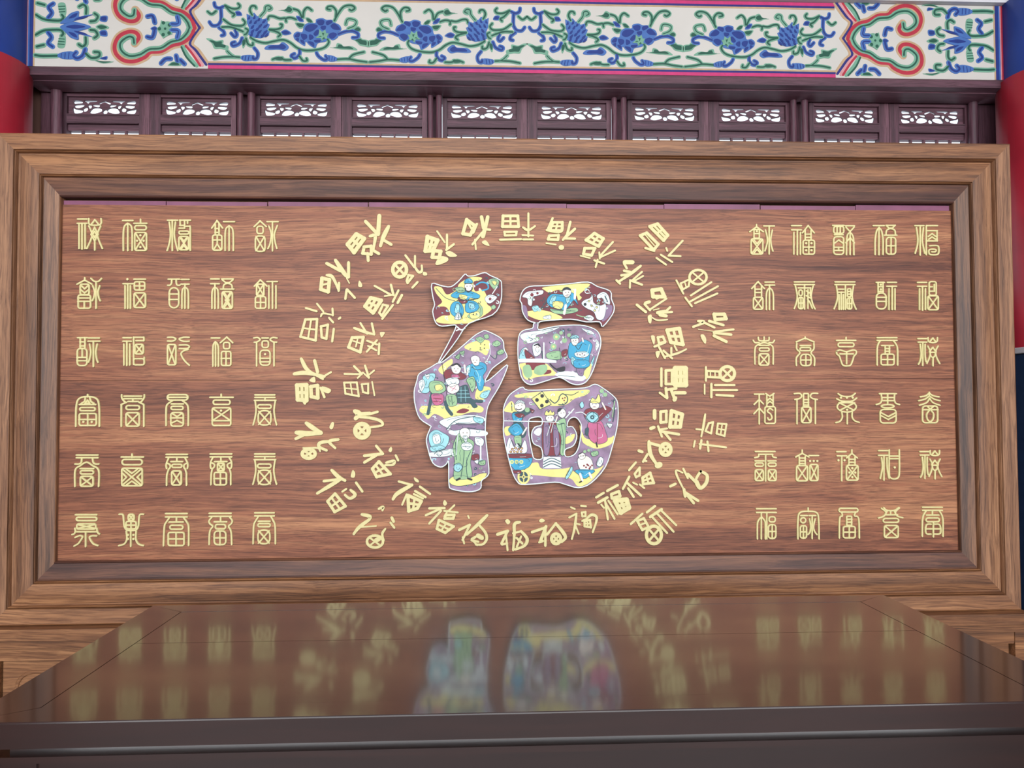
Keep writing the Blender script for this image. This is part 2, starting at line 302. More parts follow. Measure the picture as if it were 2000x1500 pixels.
# ---------------------------------------------------------------- painted beam
YB = 0.5
bz0, bz1 = 3.100, 3.458; bzc = 3.289
beam = tag(empty('painted_beam', (0, 0, 0)), 'white beam painted with blue and green lotus scrolls', 'beam')
mb = MB(); mb.box(-2.30, 2.46, YB, .75, bz0, bz1, cream_m); mb.build('beam_body', beam)
shell('wall_upper', -2.6, 2.8, .47, .62, 3.460, 4.2, mat=pale_m)
axA, axB = P(719.6, 70, YB).x, P(1029.5, 75, YB).x
unit = {
 'peony': "c p 1020 400 1060 365 1120 370 1140 300 1190 265 1270 265 1280 225 1350 210 1400 230 1460 230 1490 260 1550 290 1570 345 1520 380 1530 430 1470 465 1420 440 1390 480 1300 500 1270 555 1200 520 1160 480 1150 530 1080 490 1030 450;"
  "b p 1150 340 1180 290 1250 280 1300 300 1260 345 1200 370;b p 1285 245 1340 225 1375 245 1360 290 1310 290;b p 1395 250 1450 235 1470 255 1430 285 1400 290;b p 1445 300 1490 270 1540 310 1555 345 1480 340;b p 1430 395 1480 375 1520 400 1470 450 1430 430;b p 1330 310 1390 300 1385 340 1350 345;b p 1250 390 1290 345 1320 360 1300 400 1270 415;b p 1105 395 1170 400 1175 440 1130 460;b p 1200 400 1240 410 1250 440 1205 460;b p 1035 410 1070 380 1095 390 1080 430 1040 430;b p 1045 450 1080 440 1075 480;b p 1100 460 1140 470 1145 510 1110 490;b p 1185 480 1250 490 1255 540 1210 510;b p 1260 465 1330 460 1320 485 1270 490;"
  "q P 1318 340 1350 372 1385 345 1400 390 1425 385 1405 430 1412 450 1370 450 1350 478 1330 440 1275 438 1310 410;g P 1345 380 1362 420 1375 385;g P 1300 430 1350 425 1330 415;g P 1345 460 1370 430 1385 445",
 'lotus': "c P 480 160 520 178 570 148 605 190 645 178 660 225 722 208 722 268 748 285 728 335 748 358 735 410 680 430 640 442 560 432 500 402 512 330 488 270 483 200;" + ''.join(
    'b p %d %d %d %d %d %d %d %d;' % (x - 16, y + 22, x - 6, y - 6, x + 14 + e, y - 24, x + 14, y + 14) for x, y, e in ((508, 205, -8), (570, 200, -6), (620, 225, 2), (675, 250, 16), (525, 255, 0), (580, 258, 6), (690, 305, 22), (632, 300, 16), (545, 312, 10), (598, 338, 20), (545, 362, 14), (620, 372, 22), (690, 372, 18), (600, 412, 10), (535, 400, 4), (660, 412, 18), (705, 408, 12))),
 'hook_leaves': "c B 110 35 120 75 165 95 220 75;c B 185 95 190 180 185 240 150 290 90 295 55 255;c B 165 320 215 360 225 400 195 410;c B 350 345 370 400 345 425 305 385;c B 345 485 310 500 330 530 400 500 430 440;F F 350 135 405 130 430 178 362 182;F F 870 375 930 340 998 385 920 408;F F 1048 185 1110 195 1138 252 1080 245;F F 685 562 730 520 850 515 880 490 915 490 962 530 960 560 920 585 850 572 740 575;"
  "c B 570 555 610 610 600 670 560 680 555 655;c p 412 665 440 638 545 635 565 690 480 705 430 692;b b 8 440 650 430 680;b b 8 475 645 465 690;b b 8 510 645 500 695;c B 1090 575 1090 620 1060 660 1020 670 995 640 1030 620;c B 1285 610 1310 650 1370 690 1410 680 1390 645;c p 1390 640 1460 640 1525 670 1515 702 1430 708;b b 8 1430 650 1430 695;b b 8 1465 655 1460 695;b b 8 1495 665 1490 695;c B 1535 395 1620 365 1700 360 1760 390 1755 430 1700 435",
 'scroll_vine': "g g 530 435 600 475 700 495 800 475 900 460 980 490 1060 550 1150 580 1280 575 1380 545 1425 490 1410 450;g g 35 135 80 165 130 130;g g 235 65 310 100 380 100 405 70 385 45;g g 240 75 300 140 345 165 325 190;g g 215 225 300 285 380 300 440 295 465 260 440 225;g g 200 315 300 315 380 340 440 365;g g 545 175 520 120 540 75 580 75 590 95;g g 640 190 690 130 700 80 740 70 765 100 735 115;g g 725 225 740 190 790 190 860 215 920 210;g g 935 250 935 215 990 205 1050 225;g g 1115 200 1080 130 1020 105;g g 1130 200 1140 130 1180 90 1230 120;g g 745 340 830 340 880 320 890 285 870 280;g g 745 345 830 370 870 400 845 425;g g 475 445 500 510 550 525 555 495;g g 260 590 300 630 340 655;g g 110 675 200 660 300 655 400 660;g g 780 685 850 665 920 690 990 690;g g 1090 650 1130 700 1175 700 1170 675;g g 1525 685 1650 680 1750 700 1860 715;g g 1660 675 1710 630 1830 600;g g 1490 240 1540 150 1600 80 1680 65 1725 95 1690 125 1665 115;g g 1505 200 1510 130 1470 80 1420 80 1405 105 1440 115;g g 1650 330 1720 300 1740 250 1700 225 1640 225 1620 280;g g 470 330 500 350 480 390 460 400",
 'vine_leaf': "f f 15 445 70 445 130 470 210 460 215 510 272 530 260 575 180 562 110 560 80 500;f f 1035 265 1090 260 1155 280 1130 322 1080 325;f f 1155 205 1200 205 1245 250 1230 275 1180 255;f f 845 120 920 110 960 65 1000 75 1025 110 1000 152 950 150 900 128;f f 425 470 460 435 480 480 440 560;f f 1435 545 1500 545 1520 498 1570 508 1600 535 1690 532 1755 578 1640 572 1560 568;f f 1705 342 1760 302 1798 335 1780 368 1740 362;f f 785 688 850 650 905 650 912 690 870 705;f f 1700 450 1780 428 1812 450 1878 468 1879 540 1850 538 1780 522 1740 480"}
vine_lab = dict(peony='blue painted peony', lotus='blue painted spiky lotus')
for mi in range(4):
    fx = [lambda p: p, lambda p: (2 * axA - p[0], p[1]), lambda p: (2 * axB - (2 * axA - p[0]), p[1]), lambda p: (2 * axB - p[0], p[1])][mi]
    flip = mi in (1, 3)
    for nm in ('scroll_vine', 'vine_leaf', 'hook_leaves', 'lotus', 'peony'):
        D = Draw(400, 0, 5.882, YB, 0.0012, fx); mb = MB(); D.art(mb, unit[nm], start=0.0012 if nm in ('lotus', 'peony') else 0)
        if flip: mb.f = [tuple(reversed(f)) for f in mb.f]
        o = mb.build(nm, beam)
        if nm in vine_lab: o['label'] = vine_lab[nm]
# end fields: bracket, lotus spray, stripes; lower half drawn, upper half mirrored
half = {
 'ruyi_bracket': "t b 74 1255 405 1292 350 1262 303 1190 298 1108 340 1068 420 1080 500 1150 562 1250 572 1350 532 1400 488 1500 478 1600 425 1700 398 1780 335 1812 255;r b 44 1255 405 1292 350 1262 303 1190 298 1108 340 1068 420 1080 500 1150 562 1250 572 1350 532 1400 488 1500 478 1600 425 1700 398 1780 335 1812 255;q b 52 1248 400 1238 352 1190 345 1122 400 1130 470 1200 520 1300 510 1390 460 1500 448 1590 392 1680 368 1740 310 1764 255;g b 22 1248 400 1238 352 1190 345 1122 400 1130 470 1200 520 1300 510 1390 460 1500 448 1590 392 1680 368 1740 310 1764 255",
 'chevron_band': "t b 30 1882 258 1790 398 1850 470 1935 592;n b 26 1858 258 1768 400 1826 472 1918 600;k b 34 1740 425 1800 490 1880 605;r b 24 1730 428 1790 500 1862 608;q b 34 1700 435 1750 520 1830 612;g b 20 1690 440 1735 530 1810 612",
 'lotus_spray': "g g 335 325 400 290 470 280 560 280 590 310 575 335;q p 535 435 600 442 612 340 562 330;g b 9 548 360 600 365;g b 9 545 385 600 390;g b 9 542 410 598 415;c B 450 305 480 350 450 400 490 435;g g 345 435 410 420;g g 845 280 890 290 910 330 880 355;F F 930 290 990 283 998 338 935 332;g g 800 350 800 410 770 435 735 415;c B 795 460 770 520 720 545 685 520 710 490;c p 530 520 580 488 680 482 705 545 600 552;b b 8 575 500 570 540;b b 8 610 495 605 545;b b 8 645 492 640 545;g g 330 515 400 522 530 520;g g 800 500 850 540 920 530 925 490 880 485;f f 870 558 960 572 1060 575 960 592;F F 928 545 998 523 990 558;c p 560 252 640 262 860 342 790 334 735 322 732 372 660 352 612 305;b p 640 300 700 315 722 352 680 340;b p 690 288 780 305 820 330 740 318;c B 1500 590 1540 552 1588 548;c B 1640 520 1652 570;c B 1680 560 1716 595;f f 1570 600 1610 575 1670 585 1680 612 1570 612;c B 1372 345 1420 350 1440 290;c B 1600 282 1660 290 1650 350"}
mid = {'lotus_bud': "c p 560 252 630 215 700 205 850 252 700 298 620 290;b p 615 252 700 232 800 252 700 270;f f 890 252 945 225 1018 258 945 282",
       'star_flower': "q P 1500 190 1530 205 1560 200 1605 210 1595 260 1605 320 1560 335 1520 360 1490 320 1460 270 1490 240;g d 17 1522 215 1578 235 1575 310 1520 325 1485 270;g d 12 1538 270;F F 1400 268 1440 245 1470 268 1440 295"}
SC = lambda p: p
for side in (0, 1):
    mx = (lambda p: p) if side == 0 else (lambda p: (2 * axB - p[0], p[1]))
    for nm in half:
        for up in (0, 1):
            D = Draw(0, 0, 4.762, YB, 0.0012, (lambda p, mx=mx: mx((p[0], 2 * bzc - p[1]))) if up else mx); mb = MB(); D.art(mb, half[nm], start=.0002 * up)
            if up != side: mb.f = [tuple(reversed(f)) for f in mb.f]
            mb.build(nm, beam)
    for nm in mid:
        D = Draw(0, 0, 4.762, YB, 0.0012, mx); mb = MB(); D.art(mb, mid[nm], start=0.0018)
        if side: mb.f = [tuple(reversed(f)) for f in mb.f]
        mb.build(nm, beam)
    for col, a, b in (('b', -40, 194), ('k', 197, 225), ('r', 225, 250), ('k', 250, 262), ('c', 262, 276), ('b', 276, 300), ('n', 300, 312), ('t', 312, 326)):
        x0, x1 = sorted(mx((P(v / 4.762, 60, YB).x, 0))[0] for v in (a, b)); mb = MB(); mb.box(x0, x1, YB - .0012, YB + .001, bz0, bz1, ART[col]); mb.build('end_stripe', beam)
xl = P(1935 / 4.762, 125, YB).x; xr = 2 * axB - xl
for col, z0, z1 in (('t', .026, .034), ('n', .016, .026), ('m', 0, .016)):
    for up in (0, 1):
        mb = MB(); za, zb = (bz0 + z0, bz0 + z1) if not up else (bz1 - z1, bz1 - z0); mb.box(xl, xr, YB - .0011, YB + .001, za, zb, ART[col]); mb.build('border_line', beam)
# ---------------------------------------------------------------- the screen: frame, boards, base
screen = tag(empty('calligraphy_screen', (0, 0, 0)), 'large framed wooden screen covered with raised gold characters', 'screen')
BX, BZ0, BZ1 = 1.75, 0.9745, 2.359
seam = P(780, 742).z
for z0, z1 in ((BZ0 - .02, seam - .0006), (seam + .0006, 2.334)):
    mb = MB(); mb.box(-BX - .03, BX + .03, 0, .03, z0, z1, board_m); mb.build('plank', screen)
for i in range(9):                                     # torn purple strip above the boards
    x0 = -BX + 3.5 * i / 9; mb = MB(); mb.box(x0 + .001, x0 + 3.5 / 9 - .001 - random.random() * .004, .004, .012, 2.334, 2.350 + random.random() * .006, strip_m)
    tag(mb.build('tape_strip', screen), 'purple strip along the top gap')
def band(name, x0, z0a, z1a, x1, z0b, z1b, prof, mats, skip=()):
    """four mitred mouldings between inner rectangle (x0,z0a,z1a) and outer (x1,z0b,z1b); prof = [(t 0..1 inner to outer, y)]"""
    inn = [(-x0, z0a), (x0, z0a), (x0, z1a), (-x0, z1a)]; out = [(-x1, z0b), (x1, z0b), (x1, z1b), (-x1, z1b)]
    for s in range(4):
        if s in skip: continue
        j = (s + 1) % 4; mb = MB(); k = mb.mi(mats[s % 2] if not isinstance(mats, dict) else mats[s]); n = len(prof)
        for a in (s, j):
            for t, y in prof: mb.v.append((inn[a][0] + (out[a][0] - inn[a][0]) * t, y, inn[a][1] + (out[a][1] - inn[a][1]) * t))
        for q in range(n): w = (q + 1) % n; mb.f.append((q, w, n + w, n + q)); mb.m.append(k)
        mb.f += [tuple(reversed(range(n))), tuple(range(n, 2 * n))]; mb.m += [k, k]
        mb.build(name, screen)
def bead(t0, t1, y, d): return [(t0 + (t1 - t0) * q / 6, y - d * math.sin(math.pi * q / 6)) for q in range(7)]
band('inner_moulding', BX, BZ0, BZ1, 1.812, .905, 2.433, [(0, .03)] + bead(0, .10, -.012, .006) + [(.13, -.010), (.9, -.026), (.93, -.020), (1, -.020), (1, .03)], {0: dark_h, 1: frame_v, 2: dark_h, 3: frame_v})
band('middle_moulding', 1.812, .905, 2.433, 1.902, .815, 2.523, [(0, .03)] + bead(0, .08, -.026, .010) + [(.10, -.022)] + [(.12 + .78 * q / 8, -.030 - .003 * math.sin(math.pi * q / 8)) for q in range(9)] + [(.93, -.026), (1, -.026), (1, .03)], (frame_h, frame_v))
band('outer_moulding', 1.902, .815, 2.523, 1.975, .742, 2.597, [(0, .03)] + bead(0, .10, -.034, .010) + [(.13, -.030), (.16, -.040), (.90, -.044), (.97, -.040), (1, -.030), (1, .05)], (frame_h, frame_v))
def spart(name, *b, mat=base_m, bev=.004, lab=None):
    mb = MB(); mb.box(*b, mat, bev); o = mb.build(name, screen)
    if lab: o['label'] = lab
    return o
spart('backing', -1.95, 1.95, .03, .05, .3, 2.58, mat=base_m, bev=0)
spart('base_ledge', -1.99, 1.99, -.085, .06, .700, .742); spart('base_ledge', -1.985, 1.985, -.07, .06, .668, .699)
for x0, x1 in ((-1.98, -1.93), (-1.28, -1.22), (-.63, -.57), (.57, .63), (1.22, 1.28), (1.93, 1.98)): spart('base_post', x0, x1, -.06, .06, .12, .667)
spart('base_rail', -1.93, 1.93, -.056, .06, .62, .667); spart('base_rail', -1.93, 1.93, -.056, .06, .12, .2); spart('base_plinth', -1.99, 1.99, -.12, .1, 0, .119)
for x0, x1 in ((-1.925, -1.285), (-1.215, -.635), (-.565, .565), (.635, 1.215), (1.285, 1.925)):
    o = spart('base_panel', x0, x1, -.03, .02, .201, .619); mb = MB(); q = rrect(x0 + .05, .26, x1 - .05, .57, .06); mb.sweep(q, [.006] * len(q), -.0296, .006, base_m, True); mb.build('panel_bead', o)
# ---------------------------------------------------------------- sixty seal characters
sealA = """h 145 222 124;h 142 222 160;v 155 172 372;v 180 162 378;v 206 172 372;s 238 122 238 160 260 175 320 175 342 160 342 122;l 262 165 290 130 318 165;s 240 185 265 250 255 300 222 372;s 338 185 312 250 322 300 352 372;l 288 195 258 255 288 310 318 255 288 195;l 288 230 272 255 288 280 304 255 288 230;v 288 310 385
h 527 612 136;s 530 390 530 250 540 185 568 160;s 568 160 598 185 605 250 605 388;v 568 165 390;v 676 127 155;h 622 730 160;r 628 180 725 216;x 628 238 727 390;d 676 262;d 648 308;d 704 308;d 676 362
h 907 990 134;v 945 134 390;s 920 152 930 250 920 330 902 390;s 972 152 962 250 975 330 992 390;h 1010 1100 134;l 1012 134 1012 178 1050 178 1050 136;l 1050 178 1050 202 1005 202;l 1075 142 1075 160;l 1062 186 1098 186 1098 388;r 1003 226 1086 252;x 1003 272 1084 385;l 1020 282 1044 312 1068 282;l 1020 378 1044 348 1068 378
l 1280 200 1325 137 1372 200;v 1310 168 255;v 1342 168 255;h 1310 1342 205;h 1310 1342 238;r 1288 260 1366 388;h 1288 1366 302;v 1327 260 330;l 1302 375 1327 335 1352 375;h 1382 1473 146;s 1394 390 1394 260 1402 205 1428 182;s 1428 182 1455 205 1463 260 1463 390;v 1428 184 390
l 1640 188 1690 140 1743 188;r 1664 186 1716 247;x 1650 268 1732 398 28;h 1750 1843 146;v 1795 146 393;s 1765 185 1785 250 1775 330 1757 373;s 1836 180 1812 250 1818 320 1832 372
v 203 622 645;l 140 675 203 642 263 675;r 165 676 240 765;l 178 692 203 716 228 692;l 172 725 203 750 234 725;r 148 768 252 880;h 148 252 794;h 148 252 822;v 200 822 880;s 258 628 285 652 320 652 346 628;v 300 655 880;s 272 690 288 740 280 790 268 816;s 330 690 315 740 322 790 334 816
d 566 634;h 530 613 672;v 545 690 880;v 568 674 880;v 590 690 880;h 622 718 634;t 624 656 712 726;x 622 750 718 875
h 912 1006 634;s 940 640 938 670 925 685 908 685;s 978 640 980 670 990 685 1010 685;r 920 706 1000 877 40;h 920 1000 760;h 920 1000 806;h 1022 1088 636;h 1022 1088 676;v 1053 676 880;s 1028 880 1028 760 1035 718 1053 702;s 1053 702 1075 718 1082 760 1082 880
h 1272 1343 632;h 1272 1343 672;v 1307 672 882;s 1282 880 1282 760 1290 718 1307 702;s 1307 702 1328 718 1335 760 1335 880;h 1367 1463 632;l 1370 640 1400 664 1430 664 1460 640;s 1378 712 1384 682 1415 670 1448 682 1454 712;h 1357 1468 718;x 1368 740 1455 882;l 1388 750 1428 812;l 1436 750 1396 812;l 1396 812 1436 872;l 1428 812 1388 872
l 1642 692 1692 640 1748 692;x 1660 676 1722 770 6;t 1650 782 1738 880;h 1750 1836 654;v 1795 654 880;v 1765 690 880;v 1825 690 880
h 144 223 1130;v 165 1130 1215;v 205 1130 1215;h 165 205 1165;h 165 205 1200;r 140 1222 222 1366 26;v 182 1222 1295;h 140 222 1297;h 140 222 1325;h 234 328 1132;h 234 333 1160;v 277 1160 1373;s 245 1185 255 1250 245 1310 234 1338;s 310 1185 298 1250 305 1310 316 1338
h 529 598 1130;h 529 598 1160;v 535 1185 1360;v 560 1160 1363;v 585 1185 1360;l 618 1127 705 1127 705 1155 640 1155;v 618 1127 1355;x 630 1186 700 1268;r 618 1308 708 1360;v 708 1297 1312
s 907 1127 950 1127 975 1141 950 1158 907 1158;s 1088 1127 1040 1127 1003 1141 1040 1160 1088 1160;x 905 1188 976 1360;s 1007 1192 1070 1192 1090 1206 1070 1222 1007 1222;s 1080 1230 1040 1242 1020 1270 1050 1325 1090 1363
h 1277 1348 1132;s 1290 1370 1290 1220 1298 1180 1312 1164;s 1312 1164 1326 1180 1336 1220 1336 1370;v 1312 1168 1370;l 1354 1172 1408 1125 1458 1172;r 1380 1170 1432 1224;t 1362 1246 1442 1366
s 1637 1132 1670 1129 1690 1146 1665 1165 1642 1168;s 1833 1132 1795 1129 1775 1146 1800 1165 1830 1168;h 1707 1760 1132;r 1707 1157 1760 1213;v 1660 1175 1368;v 1808 1175 1368;r 1690 1236 1775 1363 28;d 1733 1270;h 1690 1775 1305;h 1690 1775 1335"""
sealB = """v 224 132 150;s 125 396 128 240 150 168 224 148 300 168 320 240 322 396;s 172 205 198 188 205 158;s 277 205 252 188 243 158;l 205 205 224 178 243 205 205 205;h 158 292 215;r 160 240 287 267;t 155 290 297 390;d 190 360;d 260 360
s 508 134 510 160 530 188 548 198;s 698 134 695 160 675 188 658 198;h 530 675 145;h 530 675 166;v 602 166 190;h 562 648 190;l 545 198 506 215 506 396;l 660 198 694 215 694 396;r 546 224 658 257;x 546 284 656 396
r 890 132 1062 178 25;h 900 1054 155;s 935 182 890 215 880 260 880 388;s 1015 182 1055 215 1065 260 1065 388;h 925 1025 210;r 922 230 1022 257;r 920 282 1024 396 22;l 932 290 972 316 1012 290;h 920 1024 327;l 932 368 972 348 1012 368
v 1340 130 155;h 1248 1440 155;r 1274 178 1414 214;r 1266 242 1420 390;l 1275 252 1412 345;l 1412 252 1275 345;h 1266 1420 350;d 1340 266
h 1624 1788 134;h 1624 1788 156;v 1707 158 180;h 1620 1797 180;s 1624 184 1632 260 1622 330 1608 383;s 1793 184 1782 260 1790 330 1803 383;r 1647 217 1758 247;x 1650 267 1756 386 40
h 132 310 637;h 132 310 660;s 175 665 170 700 150 712 120 712;s 265 665 272 700 290 712 318 712;s 118 898 120 765 165 725 216 697 265 725 316 765 316 898;h 165 275 750;r 164 768 273 795;x 164 815 270 898
v 595 630 655;h 507 690 653;r 512 674 680 718 22;r 510 747 680 894;l 515 755 672 888;l 672 755 515 888;l 550 757 595 790 640 757;l 550 886 595 855 640 886;l 518 790 550 822 518 855;l 672 790 640 822 672 855
h 882 1058 632;h 882 1058 655;v 970 658 688;h 922 1018 692;s 900 665 885 700 880 725 884 748;s 887 705 912 718 914 740 900 756;s 1040 665 1058 700 1062 725 1058 748;s 1056 705 1032 718 1030 740 1042 756;s 902 756 890 790 885 820 884 888;s 1040 756 1050 790 1050 820 1051 888;r 930 714 1012 741;x 927 770 1007 887
h 1250 1428 628;h 1250 1428 652;v 1338 655 688;h 1287 1388 692;s 1270 660 1255 690 1250 720 1253 745;s 1260 702 1284 716 1280 740 1264 750;s 1408 660 1425 690 1428 720 1424 745;s 1418 702 1393 716 1397 740 1414 750;s 1266 755 1258 790 1256 830 1255 883;s 1411 755 1420 790 1420 830 1420 883;x 1310 707 1366 768 8;t 1283 782 1384 886
h 1622 1788 628;h 1622 1788 650;v 1705 652 674;h 1618 1795 676;s 1622 680 1630 756 1620 826 1606 880;s 1791 680 1780 756 1788 826 1803 880;r 1645 712 1756 744;x 1648 763 1756 884 40
h 124 300 1136;r 130 1157 300 1185;r 134 1212 292 1256;l 142 1218 285 1250;l 285 1218 142 1250;h 130 300 1278;s 118 1250 122 1275 112 1295 97 1300;s 302 1250 305 1275 315 1292 323 1296;v 208 1280 1400;s 122 1325 160 1310 182 1320 165 1352 145 1378 114 1396;s 300 1312 260 1312 240 1325 255 1357 275 1380 310 1393
s 490 1132 518 1136 525 1180 530 1230 550 1262 590 1268 630 1262 648 1230 652 1180 660 1136 690 1132;x 564 1132 612 1184;t 545 1192 630 1254;v 585 1270 1398;s 548 1275 552 1340 530 1380 487 1393;s 630 1275 628 1340 650 1380 690 1393;d 562 1304;d 608 1304;d 562 1338;d 608 1338
h 877 1056 1126;h 877 1056 1154;v 966 1158 1195;h 907 1023 1197;s 905 1165 880 1200 865 1240 858 1393;s 1030 1165 1055 1200 1068 1240 1068 1390;r 912 1224 1020 1257 18;t 898 1284 1030 1393
h 1242 1423 1124;h 1242 1423 1150;v 1335 1152 1192;h 1284 1386 1195;s 1262 1157 1240 1185 1245 1210 1270 1232 1250 1262 1242 1300 1240 1383;s 1412 1157 1432 1185 1425 1210 1402 1232 1418 1262 1425 1300 1428 1383;r 1292 1217 1377 1254;t 1283 1272 1379 1386 28
h 1622 1783 1120;h 1622 1783 1146;s 1652 1150 1630 1185 1612 1230 1607 1376;s 1755 1150 1775 1185 1790 1230 1793 1376;h 1652 1748 1190;r 1648 1210 1750 1236;x 1648 1264 1747 1378 40"""
dup15 = "h 1550 1625 1110;h 1552 1625 1140;s 1570 1160 1578 1240 1570 1300 1556 1330;v 1592 1140 1340;s 1612 1160 1612 1240 1618 1300 1625 1310;s 1637 1102 1642 1135 1677 1145 1713 1135 1718 1102;l 1655 1133 1677 1105 1700 1133;s 1635 1175 1655 1220 1650 1270 1627 1323;s 1722 1175 1702 1220 1710 1270 1736 1323;l 1677 1185 1650 1220 1660 1260 1677 1275 1695 1260 1705 1220 1677 1185;h 1655 1700 1228;v 1680 1275 1343"
sealC = """v 162 130 150;l 104 190 162 148 220 190;r 140 172 186 246 8;d 164 186;h 140 186 208;r 115 252 216 383;l 120 258 212 378;l 212 258 120 378;l 140 262 166 294 192 262;l 140 374 166 342 192 374;h 224 313 142;v 270 142 382;s 238 177 255 250 250 300 233 356;s 298 177 285 250 290 310 303 356
h 464 546 138;h 464 546 175;v 513 175 388;v 483 197 382;v 540 197 384;l 557 200 605 138 658 200;v 580 178 255;v 630 178 255;h 580 630 212;h 580 630 240;t 562 264 660 384;d 588 290;d 634 290;d 588 350;d 634 350
h 817 913 136;r 826 146 912 204;v 855 148 202;v 882 148 202;h 832 906 216;r 826 234 911 386 24;l 832 290 868 262 906 290;h 830 908 325;h 830 908 352;v 868 325 352;h 927 1001 140;l 930 152 965 190 1000 152;s 935 388 937 260 945 215 965 195;s 965 195 985 215 997 260 1000 388;v 967 200 386;l 930 285 967 242 1003 285
h 1167 1260 138;s 1183 386 1183 260 1195 185 1215 155;s 1215 155 1238 185 1250 260 1250 386;v 1215 155 388;l 1277 136 1353 136 1330 160 1300 160 1277 136;s 1275 215 1282 178 1316 164 1350 178 1357 215;h 1262 1366 221;t 1278 240 1358 384 24
h 1524 1600 138;v 1570 152 390;s 1538 157 1550 250 1545 310 1527 376;s 1598 157 1588 250 1595 310 1609 376;h 1622 1716 138;l 1622 138 1622 388;l 1622 182 1714 182 1714 270 1632 270;l 1638 232 1670 208 1704 232;l 1642 256 1670 236 1702 256;s 1650 312 1710 310 1728 325 1728 372 1710 388 1660 388 1645 375 1648 345 1700 343 1700 362 1668 363
l 120 680 175 620 230 680;v 148 658 742;v 205 658 742;h 148 205 685;h 148 205 714;x 135 754 216 858;h 234 313 624;h 234 316 650;v 273 650 860;s 246 860 246 740 255 694 273 674;s 273 674 295 694 306 740 307 860
h 487 658 622;h 487 658 646;s 497 660 512 740 505 800 487 850;s 648 660 632 740 645 810 664 853;v 575 646 855;l 520 674 625 674 625 742;r 526 692 556 740;t 523 756 562 853;l 590 700 620 720;l 590 742 630 765;s 600 770 620 800 640 848;v 603 690 850
h 837 1006 622;h 837 1006 646;s 850 660 860 740 850 800 830 853;s 995 660 985 740 995 800 1018 856;h 867 913 685;h 867 913 712;v 890 712 858;v 872 732 858;v 908 732 858;v 926 650 858;r 944 682 972 750 6;h 944 972 704;h 944 972 728;t 940 762 980 856
h 1192 1260 626;v 1208 630 712;v 1250 630 712;h 1208 1250 664;d 1230 646;d 1230 686;h 1208 1250 704;r 1193 718 1276 855 35;h 1193 1276 755;h 1193 1276 790;h 1287 1363 626;h 1282 1363 660;v 1328 660 860;v 1300 682 860;v 1352 682 860
h 1547 1623 626;h 1547 1623 660;v 1590 660 864;v 1565 682 860;v 1615 682 860;r 1647 620 1707 738;v 1690 645 702;h 1650 1690 702;h 1650 1672 665;x 1635 742 1725 862
s 134 1125 150 1145 182 1143;s 316 1125 300 1145 270 1143;s 177 1100 184 1125 226 1130 266 1125 270 1100;v 227 1097 1128;s 148 1328 148 1205 165 1168 228 1145 290 1168 305 1205 305 1328;h 184 268 1168;r 186 1190 270 1217;x 183 1241 268 1338
v 580 1097 1112;l 504 1138 580 1106 656 1138;s 505 1340 505 1275 535 1232 508 1198 508 1152;s 660 1340 660 1275 630 1232 655 1198 655 1152;h 537 626 1170;r 536 1187 627 1214;t 541 1246 630 1343 28
v 932 1100 1122;h 850 1014 1125;r 864 1147 1000 1180 16;s 852 1218 852 1240 875 1262 888 1300 905 1338 937 1345 970 1338 988 1300 1000 1262 1018 1240 1018 1216 990 1208 935 1222 880 1208 852 1218;v 937 1222 1325;h 880 992 1242
h 1199 1368 1102;h 1199 1368 1125;s 1225 1130 1210 1155 1200 1200 1200 1336;s 1340 1130 1360 1155 1375 1200 1376 1336;h 1237 1338 1170;v 1268 1172 1240;v 1305 1172 1240;h 1268 1305 1196;h 1268 1305 1219;t 1233 1244 1344 1336
""" + dup15
def shift(t, dx, dy):
    out = []
    for tok in t.split(';'):
        a = tok.split(); c, v = a[0], [float(q) for q in a[1:]]
        v = [v[0] + dx, v[1] + dx, v[2] + dy] if c == 'h' else [v[0] + dx, v[1] + dy, v[2] + dy] if c == 'v' else [q + (dx if i % 2 == 0 else dy) for i, q in enumerate(v)]
        out.append(c + ' ' + ' '.join('%g' % q for q in v))
    return ';'.join(out)
